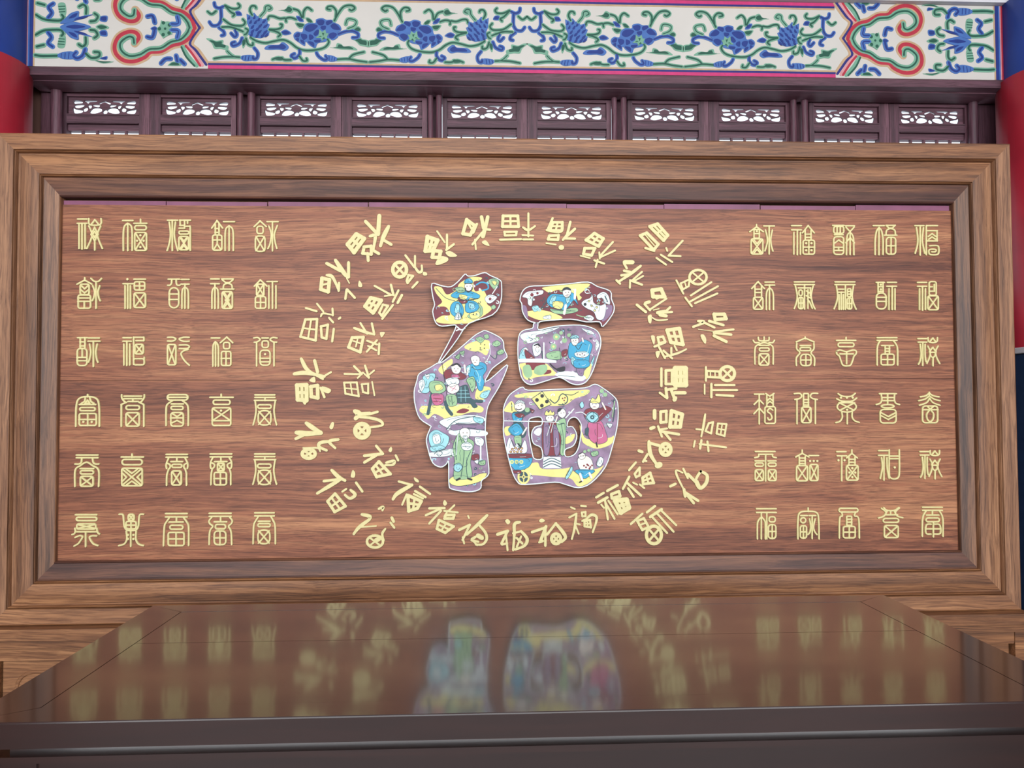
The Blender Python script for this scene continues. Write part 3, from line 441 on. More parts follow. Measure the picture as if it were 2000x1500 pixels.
sealD = """h 144 225 132;l 142 220 185 178 220 215;v 185 135 387;l 140 300 185 252 224 295;l 242 127 275 150 310 127;v 250 135 238;v 304 135 238;l 250 192 276 168 304 192;l 250 216 276 194 304 216;r 233 240 323 384;s 300 268 275 255 256 280 285 305 294 340 270 354 258 336
s 487 128 535 126 550 150 530 170 492 178;s 686 126 642 126 625 150 645 170 683 178;v 510 180 386;v 668 180 383;r 566 127 608 240 6;h 566 608 180;h 566 608 204;h 566 608 226;x 549 244 630 378
s 864 128 905 150 975 150 1010 126;s 852 172 900 192 980 192 1023 166;d 887 162;d 938 162;d 988 162;o 938 240 82 46;l 884 212 995 268;l 995 212 884 268;h 872 1004 206;d 940 265;s 895 290 900 330 880 365 844 377;s 985 290 985 330 1005 360 1043 374;v 942 290 386
h 1220 1363 128;s 1235 136 1240 180 1225 210 1192 221;s 1350 136 1348 180 1360 210 1390 221;v 1290 130 212;h 1247 1338 162;h 1247 1338 188;o 1290 236 55 14;r 1226 264 1362 380 26;l 1234 292 1295 325 1356 292;l 1234 318 1295 350 1356 318
v 1648 117 140;s 1572 155 1620 145 1648 122;s 1648 122 1680 145 1730 155;s 1557 188 1610 175 1648 147;s 1648 147 1690 175 1738 188;s 1564 227 1625 205 1650 168;s 1650 168 1680 205 1738 227;r 1590 234 1720 378 24;h 1590 1720 266;s 1655 266 1627 300 1630 345 1655 368 1680 345 1684 300 1655 266;l 1632 238 1655 262 1682 238
h 152 320 625;h 180 300 650;s 180 650 178 670 147 678;s 300 650 302 670 330 678;v 240 650 878;h 150 225 706;h 260 328 706;r 150 724 220 752;r 262 724 330 752;x 150 782 220 876;x 262 782 330 876
v 555 614 640;l 500 672 555 642 610 672;v 530 672 745;v 580 672 745;h 530 580 682;h 530 580 706;h 530 580 730;x 506 747 600 878;h 614 693 660;d 622 706;d 653 706;d 684 706;x 620 737 690 876
h 852 930 627;h 857 936 663;d 866 700;d 918 700;v 895 663 876;v 982 612 640;l 937 680 982 642 1028 680;v 956 672 742;v 1008 672 742;h 956 1008 692;h 956 1008 718;x 935 744 1035 872;d 985 768;d 960 806;d 1010 806;d 985 845
h 1212 1290 618;h 1212 1290 658;v 1258 658 870;s 1237 680 1245 760 1227 856;s 1283 680 1285 760 1301 853;s 1303 612 1303 800 1312 848 1346 862 1380 848 1391 800 1390 612;h 1303 1390 665;h 1303 1390 687;d 1350 762
""" + shift(dup15, 18, -484) + """
h 162 330 1118;h 162 330 1150;s 170 1376 170 1250 183 1212 205 1188;s 205 1188 226 1212 238 1250 238 1376;v 203 1152 1376;v 250 1160 1376;r 270 1187 322 1231;t 264 1254 328 1373 24
v 606 1112 1140;s 518 1376 518 1220 535 1152 606 1140 680 1152 697 1220 700 1376;h 542 598 1176;o 563 1217 22 22;t 539 1264 592 1370 18;h 614 670 1176;v 640 1176 1373;s 617 1205 628 1270 620 1320 604 1338;s 665 1205 652 1270 660 1310 679 1338
r 872 1114 1034 1146 16;s 895 1150 900 1180 878 1202 875 1368;s 1012 1150 1005 1180 1040 1202 1047 1368;r 938 1182 980 1262 6;h 938 980 1208;h 938 980 1234;t 909 1270 1010 1368
s 1257 1108 1285 1132 1350 1132 1386 1107;s 1237 1115 1270 1140 1275 1165;s 1390 1112 1360 1140 1358 1165;s 1212 1197 1258 1180 1285 1137;s 1347 1137 1372 1180 1418 1194;h 1267 1373 1170;v 1315 1135 1168;r 1252 1202 1384 1235 16;x 1262 1262 1380 1366
h 1590 1758 1105;h 1590 1758 1132;s 1620 1138 1600 1170 1590 1220 1588 1353;s 1735 1138 1755 1170 1766 1220 1766 1353;v 1675 1135 1168;h 1622 1728 1172;r 1620 1197 1734 1230;s 1662 1250 1622 1258 1620 1328 1660 1335;s 1692 1250 1738 1258 1743 1328 1692 1335;h 1622 1743 1291;v 1683 1235 1358"""
ords = ('first', 'second', 'third', 'fourth', 'fifth', 'sixth')
def glyph_object(mb, name, parent, label, group):
    xs = [v[0] for v in mb.v]; zs = [v[2] for v in mb.v]; cx, cz = (min(xs) + max(xs)) / 2, (min(zs) + max(zs)) / 2
    mb.v = [(x - cx, y, z - cz) for x, y, z in mb.v]; o = mb.build(name, parent); o.location = (cx, 0, cz); return tag(o, label, None, group)
for txt, ox, oy, k, side, r0 in ((sealA, 120, 400, 4.3478, 'left', 0), (sealB, 120, 740, 4.285, 'left', 3), (sealC, 1440, 410, 4.411, 'right', 0), (sealD, 1440, 740, 4.411, 'right', 3)):
    D = Draw(ox, oy, k, 0.0, 0.0065)
    for i, ln in enumerate(txt.split('\n')):
        mb = MB(); D.seal(mb, ln, gold_m); r, c = r0 + i // 5, i % 5
        glyph_object(mb, 'seal_character', screen, 'gold seal character, %s row, %s column of the block by the %s stile' % (ords[r], ords[c], side), 'gold seal characters in the %s block' % side)
# ---------------------------------------------------------------- thirty-nine brush characters in the ring
brushes = [
(560, 400, 4.1667, """b 46 755 95 745 240;b 38 645 140 735 235;b 36 830 180 790 260 765 335;b 34 790 290 850 325;b 30 680 258 722 258 705 370;b 34 700 370 750 400;q 568 242 632 278 550 390 498 325 36;k 632 345 690 340 690 405 620 398 28;b 34 660 400 665 455
b 36 330 480 440 540;b 36 400 455 470 560 500 590;b 34 505 475 505 590;b 14 490 600 512 640;b 28 330 575 375 590 425 695;b 28 428 640 425 700;k 290 600 350 612 340 710 280 690 32;b 24 290 655 350 640;p 592 618 616 650 610 672 584 664;b 28 490 695 480 765;b 28 495 692 555 758
b 24 160 842 245 868;b 22 250 808 300 870;b 18 280 910 300 885 380 900;b 24 375 848 378 900;b 24 348 922 380 958;p 418 925 440 910 446 925 425 938;q 155 935 250 932 238 1105 115 1075 22;k 282 992 338 978 325 1092 288 1080 22;b 26 385 1012 372 1112
b 26 968 415 1040 510;b 24 1045 420 1045 510;b 24 1045 510 1075 550 1100 540 1100 498;p 1110 548 1140 555 1142 575 1112 576;e 920 530 56 60 32;k 992 575 1028 582 985 638 978 622 22;b 26 1065 632 1025 675
b 24 718 662 850 735;b 28 850 655 870 735;b 20 800 745 860 735;b 26 910 700 865 790;b 30 938 738 905 798;q 685 760 770 780 705 880 640 828 34;k 785 815 825 825 775 905 755 880 22;b 26 865 818 780 928
b 26 552 1005 650 1040 712 1055;b 24 602 965 655 1050;b 26 695 968 714 1055;p 760 1040 800 1038 790 1062 772 1080;k 535 1082 625 1078 600 1200 505 1160 26;b 18 545 1110 605 1130;b 18 580 1090 565 1155;b 24 658 1108 735 1138;b 24 735 1105 655 1195;b 22 665 1150 730 1185;b 26 755 1132 750 1215"""),
(560, 700, 3.947, """b 30 115 5 150 75 200 115;b 34 218 20 240 105;b 32 62 120 150 112 290 140;b 26 170 95 280 158;b 22 300 132 343 107;p 175 172 215 140 222 185;q 82 208 155 205 155 325 88 318 34;b 30 130 320 142 345;k 188 218 240 210 242 305 192 295 30;b 26 265 228 292 298;p 275 215 343 240 325 270 285 255
b 20 448 120 580 122;b 24 522 62 580 120;b 24 606 58 635 148;b 20 580 120 550 150;b 20 642 122 675 94;b 18 590 110 632 148;q 445 188 542 186 558 292 455 272 17;k 580 200 630 196 630 270 590 260 17;b 17 660 182 678 284
b 44 530 408 560 432 535 460;b 38 560 430 640 425;b 28 645 428 700 412;b 24 560 452 640 458 720 480 738 515 650 530;e 582 558 52 52 38
b 36 155 500 210 540 265 570;b 42 80 572 150 580 265 575;b 32 75 618 130 592;p 332 525 352 490 368 500 358 540 340 545;b 26 400 625 330 640 375 690;b 28 330 640 262 650 252 680 308 708;b 16 260 715 240 690 130 690;e 172 735 50 34 30
b 28 692 675 738 730;b 32 602 750 740 735;b 30 602 800 690 748;p 785 710 805 680 815 700 805 722;b 24 842 748 860 784;b 24 770 802 828 790 820 818 762 822;q 712 795 800 890 695 912 662 850 26
b 30 350 862 400 912 450 940;b 28 290 945 430 928;b 30 412 935 320 990 240 1038;p 495 905 510 860 530 880 525 915 505 918;b 26 537 958 584 1024;b 22 432 1025 460 1006;b 26 495 1015 530 1050 490 1078 452 1052;q 375 1042 455 1138 372 1182 318 1100 24
b 24 866 948 965 975;b 32 965 975 855 1040 822 1082;p 982 915 1015 935 1018 955 990 945;b 24 1028 988 1105 1043;b 26 992 1022 1070 1068;b 22 982 1045 1050 1078;b 22 925 1048 892 1125;q 935 1055 1038 1100 1008 1155 942 1175 28
b 24 712 1158 745 1145 740 1168;b 28 582 1202 645 1220 620 1258;b 28 640 1240 560 1300 520 1350;b 16 560 1300 690 1290;b 30 812 1228 825 1255;b 24 802 1265 830 1302;b 20 762 1312 738 1350 750 1400;e 682 1410 62 46 22;b 46 690 1402 712 1390"""),
(780, 400, 4.348, """b 22 322 228 385 320;b 28 405 258 405 380;b 28 400 385 462 338;q 240 275 325 305 285 390 222 395 38;k 292 392 352 398 338 452 280 448 34;p 392 410 430 394 492 436 430 445;p 308 495 350 440 412 452 405 485 325 515
b 42 698 108 715 200;b 42 750 108 730 200;b 48 728 200 710 270;b 30 722 208 768 215;b 28 702 240 622 338;b 22 642 300 650 380;p 700 318 735 305 766 352 720 340;k 572 130 640 180 602 260 540 248 32;b 26 580 150 615 210;b 30 658 168 628 238
b 26 1095 78 1095 270;b 24 1050 195 1095 218 1150 185;b 22 1045 260 1135 265;b 24 1052 297 1133 297;q 880 98 1005 98 1012 188 875 188 28;k 892 234 995 232 990 262 896 264 22;b 26 855 300 1032 295
b 28 1300 118 1258 215;b 28 1252 218 1370 228 1385 150;q 1305 152 1382 152 1378 222 1275 220 26;k 1272 266 1350 262 1345 300 1262 296 26;b 20 1248 330 1325 340;e 1374 365 12 10 26;b 32 1450 150 1420 270;b 32 1420 270 1488 208;b 28 1388 300 1420 260;b 28 1400 288 1488 290
q 1655 245 1730 290 1690 355 1584 302 30;k 1572 372 1658 372 1630 432 1562 420 28;b 20 1538 436 1615 455;b 26 1810 320 1700 440;b 24 1828 392 1700 450;b 22 1695 408 1700 460;b 26 1655 475 1735 502;b 24 1682 470 1665 530"""),
(1160, 410, 4.286, """b 50 258 440 318 440;b 28 250 452 272 490;b 28 388 472 300 540 202 605;b 28 188 592 215 618;b 32 252 512 300 522;b 30 228 550 280 542;b 24 398 522 320 590;b 22 408 556 330 600;b 28 302 592 398 628;b 24 300 602 298 652
q 465 142 530 120 615 215 580 258 30;k 385 218 440 195 535 290 498 338 28;b 14 430 215 502 302;b 30 430 322 500 345;b 26 738 262 622 385;b 24 622 385 720 390;b 22 602 322 610 345;b 24 558 378 652 438;b 24 522 405 600 460
e 868 565 72 60 24;k 722 618 798 582 790 640 742 668 18;b 16 755 600 770 655;b 22 687 592 745 702;b 24 978 608 808 718;b 24 1033 642 800 770;b 24 1028 702 842 783;b 24 762 737 815 808
k 485 675 560 665 588 728 492 728 36;b 26 522 745 570 722;b 24 603 745 472 832;b 38 430 782 460 772;b 28 422 792 465 840;b 32 358 797 430 855;b 14 495 840 540 830;b 42 532 862 598 852;b 28 600 850 633 818;b 28 600 860 648 856;b 42 552 880 598 888;b 16 610 920 530 925 480 900;p 448 890 480 880 476 948 455 942
k 1002 875 1088 875 1102 912 1012 920 32;b 32 962 932 1078 965;b 28 870 932 920 942 828 980;b 28 920 945 1003 985;b 8 868 1000 1010 1020;b 26 1010 1020 1162 1002;b 32 1002 1030 1142 1045;b 36 1002 1055 1102 1103;p 888 1050 915 1045 936 1080 930 1122 905 1095
q 610 1008 712 995 742 1128 642 1110 34;b 22 672 1140 690 1175;p 473 1058 507 1060 500 1132;k 532 1068 575 1062 593 1104 542 1120 24;b 28 505 1145 590 1112;b 26 542 1150 590 1240;b 26 580 1180 650 1243;b 20 590 1230 700 1200 768 1167;p 513 1190 552 1185 530 1244;b 26 645 1157 645 1200"""),
(1160, 700, 3.948, """q 625 78 702 78 704 204 626 204 44;k 552 94 600 92 600 198 552 198 24;b 28 517 80 517 212;b 42 618 318 624 308;b 34 592 242 622 318;b 32 552 232 560 303;b 26 506 266 550 300;b 30 560 242 630 232;b 36 622 266 698 266
e 1025 118 56 54 28;k 867 97 965 102 965 148 867 144 20;b 14 895 100 895 145;b 14 930 100 930 145;b 22 860 68 860 172;b 18 850 202 850 273;b 26 902 198 902 298;b 24 930 206 1078 206;b 24 902 245 1098 245;b 26 942 282 1068 290
q 595 405 678 432 662 528 584 528 32;k 512 412 555 407 555 490 512 494 24;b 40 465 405 465 458;b 36 437 540 458 532;b 26 492 525 520 600;b 30 510 562 650 585;b 28 542 572 585 625;b 22 497 550 560 540
b 20 855 432 840 530 825 600;b 20 787 545 830 550;k 882 500 915 492 900 578 857 560 18;q 952 502 1018 507 1003 598 942 580 17;b 20 775 637 766 680;b 26 825 632 815 693;b 22 812 660 1013 685;b 24 872 642 880 713
b 32 345 712 368 720;b 32 422 642 435 740 490 828;b 32 425 652 500 672;e 550 702 40 44 32;b 26 377 795 410 740;b 62 490 825 502 820;b 24 400 790 382 786
b 28 587 985 625 967;b 18 690 1010 640 910 632 862 680 880;b 24 687 852 720 920;b 32 722 892 780 950;b 28 820 870 868 900 862 960 815 1000 782 940 820 870;b 40 790 950 810 995;b 32 692 1010 700 1060;b 30 700 1032 798 1095;b 30 722 1060 765 1113
b 24 320 802 270 860;k 312 890 350 842 350 900 322 915 20;b 26 222 1003 270 912;b 28 257 962 358 1055;b 26 262 1002 303 1065;b 20 300 957 330 972;q 372 920 430 882 458 958 377 968 24;b 22 352 972 385 998
b 28 102 1020 180 977;b 26 17 1070 72 1037;k 132 1047 190 1024 200 1060 137 1077 24;q 160 1095 250 1088 268 1150 205 1188 38;b 30 32 1110 100 1072;b 24 82 1085 105 1238;b 24 87 1112 155 1233;b 22 110 1097 180 1200;b 20 55 1127 75 1150
b 26 407 1185 468 1138;b 30 432 1220 518 1163;b 24 442 1217 560 1343;b 24 482 1192 610 1333;b 24 522 1177 630 1283;e 460 1360 58 68 28;k 332 1252 382 1232 420 1300 370 1320 22;b 20 345 1285 400 1265;b 24 282 1275 370 1197"""),
(780, 920, 4.545, """p 388 285 402 255 425 285 405 308;b 30 268 330 400 327;b 28 380 327 237 390;b 28 370 352 267 463;b 24 488 303 440 350;b 24 400 352 518 366;b 22 430 352 400 400;k 412 388 488 388 478 420 402 420 26;q 352 434 482 490 408 546 334 510 26
b 20 610 397 618 415;b 32 533 520 625 477;b 28 625 477 562 608;b 24 562 587 575 638;b 32 778 392 700 470 600 560;b 26 700 470 760 540 775 600 740 648 680 650;b 26 680 580 642 610 700 625;b 54 700 572 730 590;b 22 642 605 690 655
p 938 440 962 425 985 450 962 472;b 38 873 560 960 532;b 32 960 532 907 640;b 28 912 650 955 640;b 26 945 560 960 698;b 30 1068 452 1022 470 1020 560 1010 698;b 26 1010 550 1080 532;b 30 1080 532 1133 600 1110 660 1030 693;b 28 1040 592 1090 640;b 26 1080 580 1042 670
p 1238 440 1262 420 1292 438 1262 455;b 32 1178 540 1290 502;b 38 1300 492 1252 618;b 28 1242 630 1272 620;b 32 1295 502 1295 658;b 30 1388 462 1312 560;b 32 1390 467 1450 540 1473 590 1440 625;e 1390 600 40 44 32
b 22 1522 320 1555 335;b 24 1612 307 1653 311;b 24 1507 410 1570 377;b 24 1570 377 1555 500 1530 600;b 20 1555 462 1600 472;b 22 1562 482 1590 553;k 1617 367 1650 362 1650 400 1622 400 20;b 24 1622 440 1660 422;b 26 1650 432 1700 388 1745 402 1745 450 1715 538;q 1642 442 1690 432 1698 498 1642 488 22""")]
clock = ('twelve', 'one', 'two', 'three', 'four', 'five', 'six', 'seven', 'eight', 'nine', 'ten', 'eleven'); ccen = P(1010, 755)
for ox, oy, k, txt in brushes:
    D = Draw(ox, oy, k, 0.0, 0.0065)
    for ln in txt.split('\n'):
        mb = MB(); mb.flat = .86; D.brush(mb, ln, gold_m); o = glyph_object(mb, 'brush_character', screen, None, 'gold brush characters in the double ring')
        dx, dz = o.location.x - ccen.x, o.location.z - ccen.z
        o['label'] = 'gold brush character at %s o\'clock in the %s ring' % (clock[int(round(math.degrees(math.atan2(dx, dz)) / 30)) % 12], 'outer' if math.hypot(dx, dz) > .70 else 'inner')
# ---------------------------------------------------------------- central emblem in five glazed pieces
YE = -0.038                                            # front of the glazed plates, 38 mm proud of the boards
def emblem(view, label, outline, holes_, ground, arts, swirls=40):
    D = Draw(*view, YE, 0.0006); back = Draw(*view, -0.004, 0.02)
    mb = MB(); D2 = Draw(*view, YE, 0.0)
    loops = [smooth(pairs(outline), True, 3)] + [smooth(pairs(h), True, 3) for h in holes_]
    mb.fill([[D2.T(p) for p in l] for l in loops], 0.0, -YE, ground, edge_m); pl = tag(mb.build('emblem_plate', screen), label)
    mb = MB()
    for l in loops: D.stroke(mb, l, 7.5, ART['W'], True, lift=0.0, h=0.006)
    tag(mb.build('rim', pl), 'raised white rim')
    rnd = random.Random(len(outline)); mb = MB(); xs = outline[0::2]; ys = outline[1::2]; done = 0; lp = [Vector(p) for p in loops[0]]
    def inside(x, y, poly):
        c = False
        for i in range(len(poly)):
            (x1, y1), (x2, y2) = poly[i - 1], poly[i]
            if (y1 > y) != (y2 > y) and x < (x2 - x1) * (y - y1) / (y2 - y1) + x1: c = not c
        return c
    for _ in range(900):                               # loose glaze swirls between the figures
        if done >= swirls: break
        x, y = rnd.uniform(min(xs), max(xs)), rnd.uniform(min(ys), max(ys)); r = rnd.uniform(7, 17); a0 = rnd.uniform(0, 6.28)
        pp = [(x + r * (1 - .09 * q) * math.cos(a0 + .55 * q), y + r * .7 * (1 - .09 * q) * math.sin(a0 + .55 * q)) for q in range(9)]
        if all(inside(px, py, loops[0]) and not any(inside(px, py, h) for h in loops[1:]) for px, py in pp + [(x + 22, y), (x - 22, y), (x, y + 22), (x, y - 22)]):
            D.stroke(mb, pp, rnd.choice((2.5, 3.5, 6)), ART[rnd.choice('WTTWDG')], lift=0.00003, h=.0005); done += 1
    tag(mb.build('glaze_swirls', pl), None, None, None, 'stuff')
    st = 0.0
    for nm, t in arts:
        mb = MB(); D.ink = nm not in ('yellow_cloud', 'yellow_ground'); D.art(mb, t, start=st); mb.build(nm, pl); st += 0.00012 * len(t.split(';')) * .5
    return pl
KV = (790, 520, 3.259); LV = (970, 520, 3.2615)
N_ = lambda t: [float(v) for v in t.split()]
emblem(KV, 'glazed leaf-shaped emblem piece with a long stem, bearded man in blue', N_("175 112 235 125 295 132 345 95 385 52 405 64 450 60 510 42 545 60 605 88 618 120 612 230 560 310 410 365 340 460 300 515 232 604 222 600 290 470 325 395 320 374 240 382 200 360 180 290 192 245 180 190"), [], maroon_m, [
 ('yellow_cloud', "Y p 190 130 235 135 270 180 330 150 350 110 420 70 490 72 480 90 440 100 450 160 500 150 530 210 525 240 555 265 540 290 480 330 420 362 250 365 200 345 240 315 290 310 265 260 210 255 240 225 200 170;D b 4 200 140 260 200 320 220"),
 ('painted_tree', "G p 535 90 575 78 602 95 590 132 560 138;Y p 555 100 575 92 590 108 572 122;W b 6 560 175 590 130"),
 ('painted_rock', "W p 513 200 545 180 588 195 575 217 545 237 520 227;M e 545 208 9"), ('painted_leaf', "G p 550 260 570 245 582 262 565 275"), ('painted_wave', "W b 8 335 385 360 405 385 395;W b 8 330 410 350 402 360 405"),
 ('painted_man', "B b 9 458 118 490 102 525 112 532 142 495 155;G p 458 235 492 258 495 308 450 335 400 322 430 288;Y p 415 300 470 288 478 322 430 338;K d 4 440 306 458 304;B p 318 225 360 235 378 290 350 332 300 305 292 260;B p 395 225 450 225 474 260 445 292 390 290;T p 330 240 350 245 345 300 320 290;T p 410 235 440 240 445 265 415 270;B p 298 182 330 160 385 155 440 165 480 187 465 208 420 202 400 216 345 206 305 198;G p 322 140 365 133 388 158 350 172;M p 340 200 380 205 402 230 360 237;Y p 350 180 400 190 390 212 355 208;K b 5 335 218 400 216 468 206;F p 386 115 428 115 432 142 410 160 386 145;K b 7 388 140 392 155 410 162 428 150 430 138;K d 3 398 128 418 127;B p 382 108 390 84 420 80 434 106;D b 5 384 110 432 108;W p 318 336 342 292 360 336;K b 4 345 335 342 298;K b 4 368 333 358 298")])
emblem(KV, 'tall glazed emblem piece with a rider, a boy in blue and an old man in green', N_("95 685 160 648 210 618 242 610 350 525 440 448 490 418 520 412 600 450 628 480 634 530 652 570 640 590 560 650 528 700 513 728 532 728 580 690 652 628 645 670 600 770 540 870 522 930 515 1010 517 1100 537 1290 527 1335 490 1365 486 1410 450 1430 390 1434 300 1417 284 1390 282 1310 280 1238 265 1260 230 1278 180 1250 152 1170 140 1100 165 1030 166 1016 100 970 70 890 62 800 80 730"), [], mauve_m, [
 ('yellow_cloud', "Y p 380 515 440 480 540 475 525 565 480 545 430 540;K d 4 485 495 510 500 483 520 508 522;Y p 95 920 110 890 160 890 200 880 260 890 330 880 440 880 500 900 490 930 420 930 330 960 270 980 240 960 190 940 150 972 120 940;M p 330 930 370 905 412 915 380 935;Y p 215 660 250 620 300 590 305 620 270 650 250 690;Y p 470 770 540 770 545 800 500 850 450 840;W p 290 1045 400 1038 518 1050 518 1078 420 1082 300 1072"),
 ('painted_foliage', "G p 452 462 480 448 508 465 485 488;G p 505 440 530 433 538 457 515 462;G p 558 492 590 472 614 495 580 512;G p 588 545 620 528 634 550 602 564;G p 322 578 350 558 347 592;G p 350 548 382 538 372 568;D b 4 540 560 580 590 590 540;W b 5 525 600 545 555 540 490;T p 120 700 180 680 197 700 172 760 150 805 105 800 118 745;W p 90 740 120 720 130 760 105 800;W p 128 690 160 690 150 720;T p 500 800 545 790 520 840 480 830;T p 455 700 480 720 470 760"),
 ('painted_horse', "D b 22 262 865 272 905 300 942;D b 20 178 795 168 850 150 938;D p 330 790 350 768 400 758 418 830 445 850 492 850 495 868 450 868 465 892 440 902 410 870 340 868;T b 3 340 790 400 790;T b 3 338 812 412 812;T b 3 340 835 420 835;T b 3 360 770 360 862;T b 3 385 765 390 862;G p 265 825 325 820 332 880 280 888;D b 3 280 830 285 880;D b 3 300 828 305 880;G p 160 742 200 728 245 742 262 790 200 818 162 792;Y p 195 760 230 752 245 780 205 795;P p 172 815 245 818 242 872 190 882;M b 4 185 840 235 845;M b 4 185 860 235 862;G p 395 720 440 703 452 760 432 802 412 762"),
 ('painted_rider', "M p 262 662 310 655 360 675 395 702 370 722 330 722 290 735 250 700;P p 300 690 340 690 345 712 305 715;W p 262 722 330 708 348 745 290 765;F p 272 772 300 748 342 755 347 790 310 812 278 800;P b 3 290 770 330 785;P b 3 300 795 325 765;F p 298 635 330 622 360 645 346 682 310 677;K b 12 303 632 335 622 356 640;K d 3 318 652 340 652;M b 3 322 668 332 668;F b 12 388 675 382 632;K b 3 240 620 270 820"),
 ('painted_boy', "B p 400 640 425 622 480 610 517 625 522 660 500 700 508 740 492 792 468 782 455 730 420 712 402 680;T b 5 440 640 470 690 480 760;D b 4 430 640 460 660 500 650;F p 422 585 450 568 478 585 472 628 440 628;K d 3 438 598 460 598;M b 3 445 614 455 614;F b 10 405 650 400 690;T p 395 640 420 630 415 680 398 670"),
 ('painted_clouds', "W p 225 985 300 960 420 945 505 960 505 990 420 1002 330 1002 290 1032 240 1012;D b 5 268 1038 330 980 450 955;L p 300 1010 400 1005 500 1010 500 1040 400 1030 310 1045;T p 158 1070 200 1040 245 1060 285 1090 262 1152 200 1172 162 1132;W p 180 1080 220 1070 230 1120 190 1130;W p 160 1187 200 1180 320 1158 332 1190 250 1212 165 1212;D b 4 190 1195 215 1175 242 1188 222 1208 205 1195;W p 300 1160 330 1165 325 1210 300 1200;T p 165 1150 230 1140 260 1160 180 1180;T p 440 960 500 970 495 1000 450 990;W p 450 1088 502 1100 497 1142 455 1132;M p 430 1200 470 1195 472 1232 430 1232;W b 10 485 1130 485 1230;G p 472 1245 512 1233 512 1262 480 1264;W p 445 1240 470 1230 465 1258"),
 ('painted_elder', "Y p 290 1350 340 1330 430 1340 480 1320 525 1318 490 1365 400 1392 330 1397 290 1380;G p 322 1105 350 1062 400 1090 442 1120 432 1180 420 1250 427 1342 340 1357 313 1340 320 1240 308 1160;D b 4 350 1080 380 1180 360 1340;D b 4 420 1180 395 1250 400 1345;D b 4 325 1120 330 1230;F p 352 1045 385 1028 415 1045 412 1085 385 1102 358 1082;W p 372 1082 400 1082 392 1125;K d 3 374 1060 398 1060;W p 362 1135 400 1118 434 1140 422 1168 375 1168;D b 3 370 1145 425 1148;T p 318 1265 350 1253 368 1280 346 1308 318 1297;D c 4 318 1265 350 1253 368 1280 346 1308 318 1297;K b 12 332 1360 352 1350;K b 12 405 1350 427 1357;W b 4 340 1070 330 1200")], 170)
emblem(LV, 'flat topmost glazed emblem piece with a boy in blue and a white toad', N_("148 215 165 160 210 130 310 125 450 114 580 102 640 130 722 160 730 210 748 260 735 310 675 385 655 355 570 355 470 338 290 350 265 362 200 345 165 290 160 240"), [], maroon_m, [
 ('yellow_cloud', "Y p 310 132 580 110 560 150 528 180 542 200 520 217 500 180 400 150 340 167 310 155;Y p 178 295 260 280 340 290 420 330 300 343 240 333;L p 680 262 735 250 725 310 672 352;L p 165 250 190 260 200 330 175 300"),
 ('painted_rock', "W p 163 195 190 165 230 158 292 153 292 177 250 190 232 202 222 252 200 242 195 205;M e 225 182 11;M e 260 172 8"), ('painted_rock', "W p 640 185 680 163 712 188 722 242 690 232 670 202 645 207;D b 8 690 190 705 225"), ('painted_wave', "T p 225 260 260 250 270 275 240 290"), ('painted_wave', "W p 300 320 340 312 345 335 300 335"), ('painted_twig', "D b 5 280 270 310 230 300 200;D b 5 285 265 330 260"), ('painted_wave', "W p 555 330 590 310 620 330 600 348;D b 4 570 330 600 325;G b 6 510 310 540 320 575 325"),
 ('painted_toad', "W p 540 238 560 215 590 205 605 185 595 165 612 190 618 232 660 250 692 240 697 270 680 335 640 338 618 292 570 267;K d 8 588 222 605 252 637 262 624 282;K d 10 563 243;Y d 5 605 252 637 262 624 282 588 222;W b 5 598 170 570 172 562 155 580 148 590 160"),
 ('painted_child', "G p 340 272 400 278 500 265 515 288 440 305 370 300;D b 3 350 280 500 285;B p 318 222 350 178 420 180 480 168 502 200 518 247 492 217 470 242 430 282 385 252 350 262;T p 355 190 380 195 360 240 335 235;T p 440 200 470 200 450 240;Y p 362 225 422 230 412 272 362 262;F b 16 430 302 440 250;F b 14 497 205 500 150;F p 422 158 460 143 475 170 450 202 426 187;K p 418 158 425 140 450 133 472 145 470 155 445 150;K d 3 440 168 458 166;M b 3 446 184 456 183")])
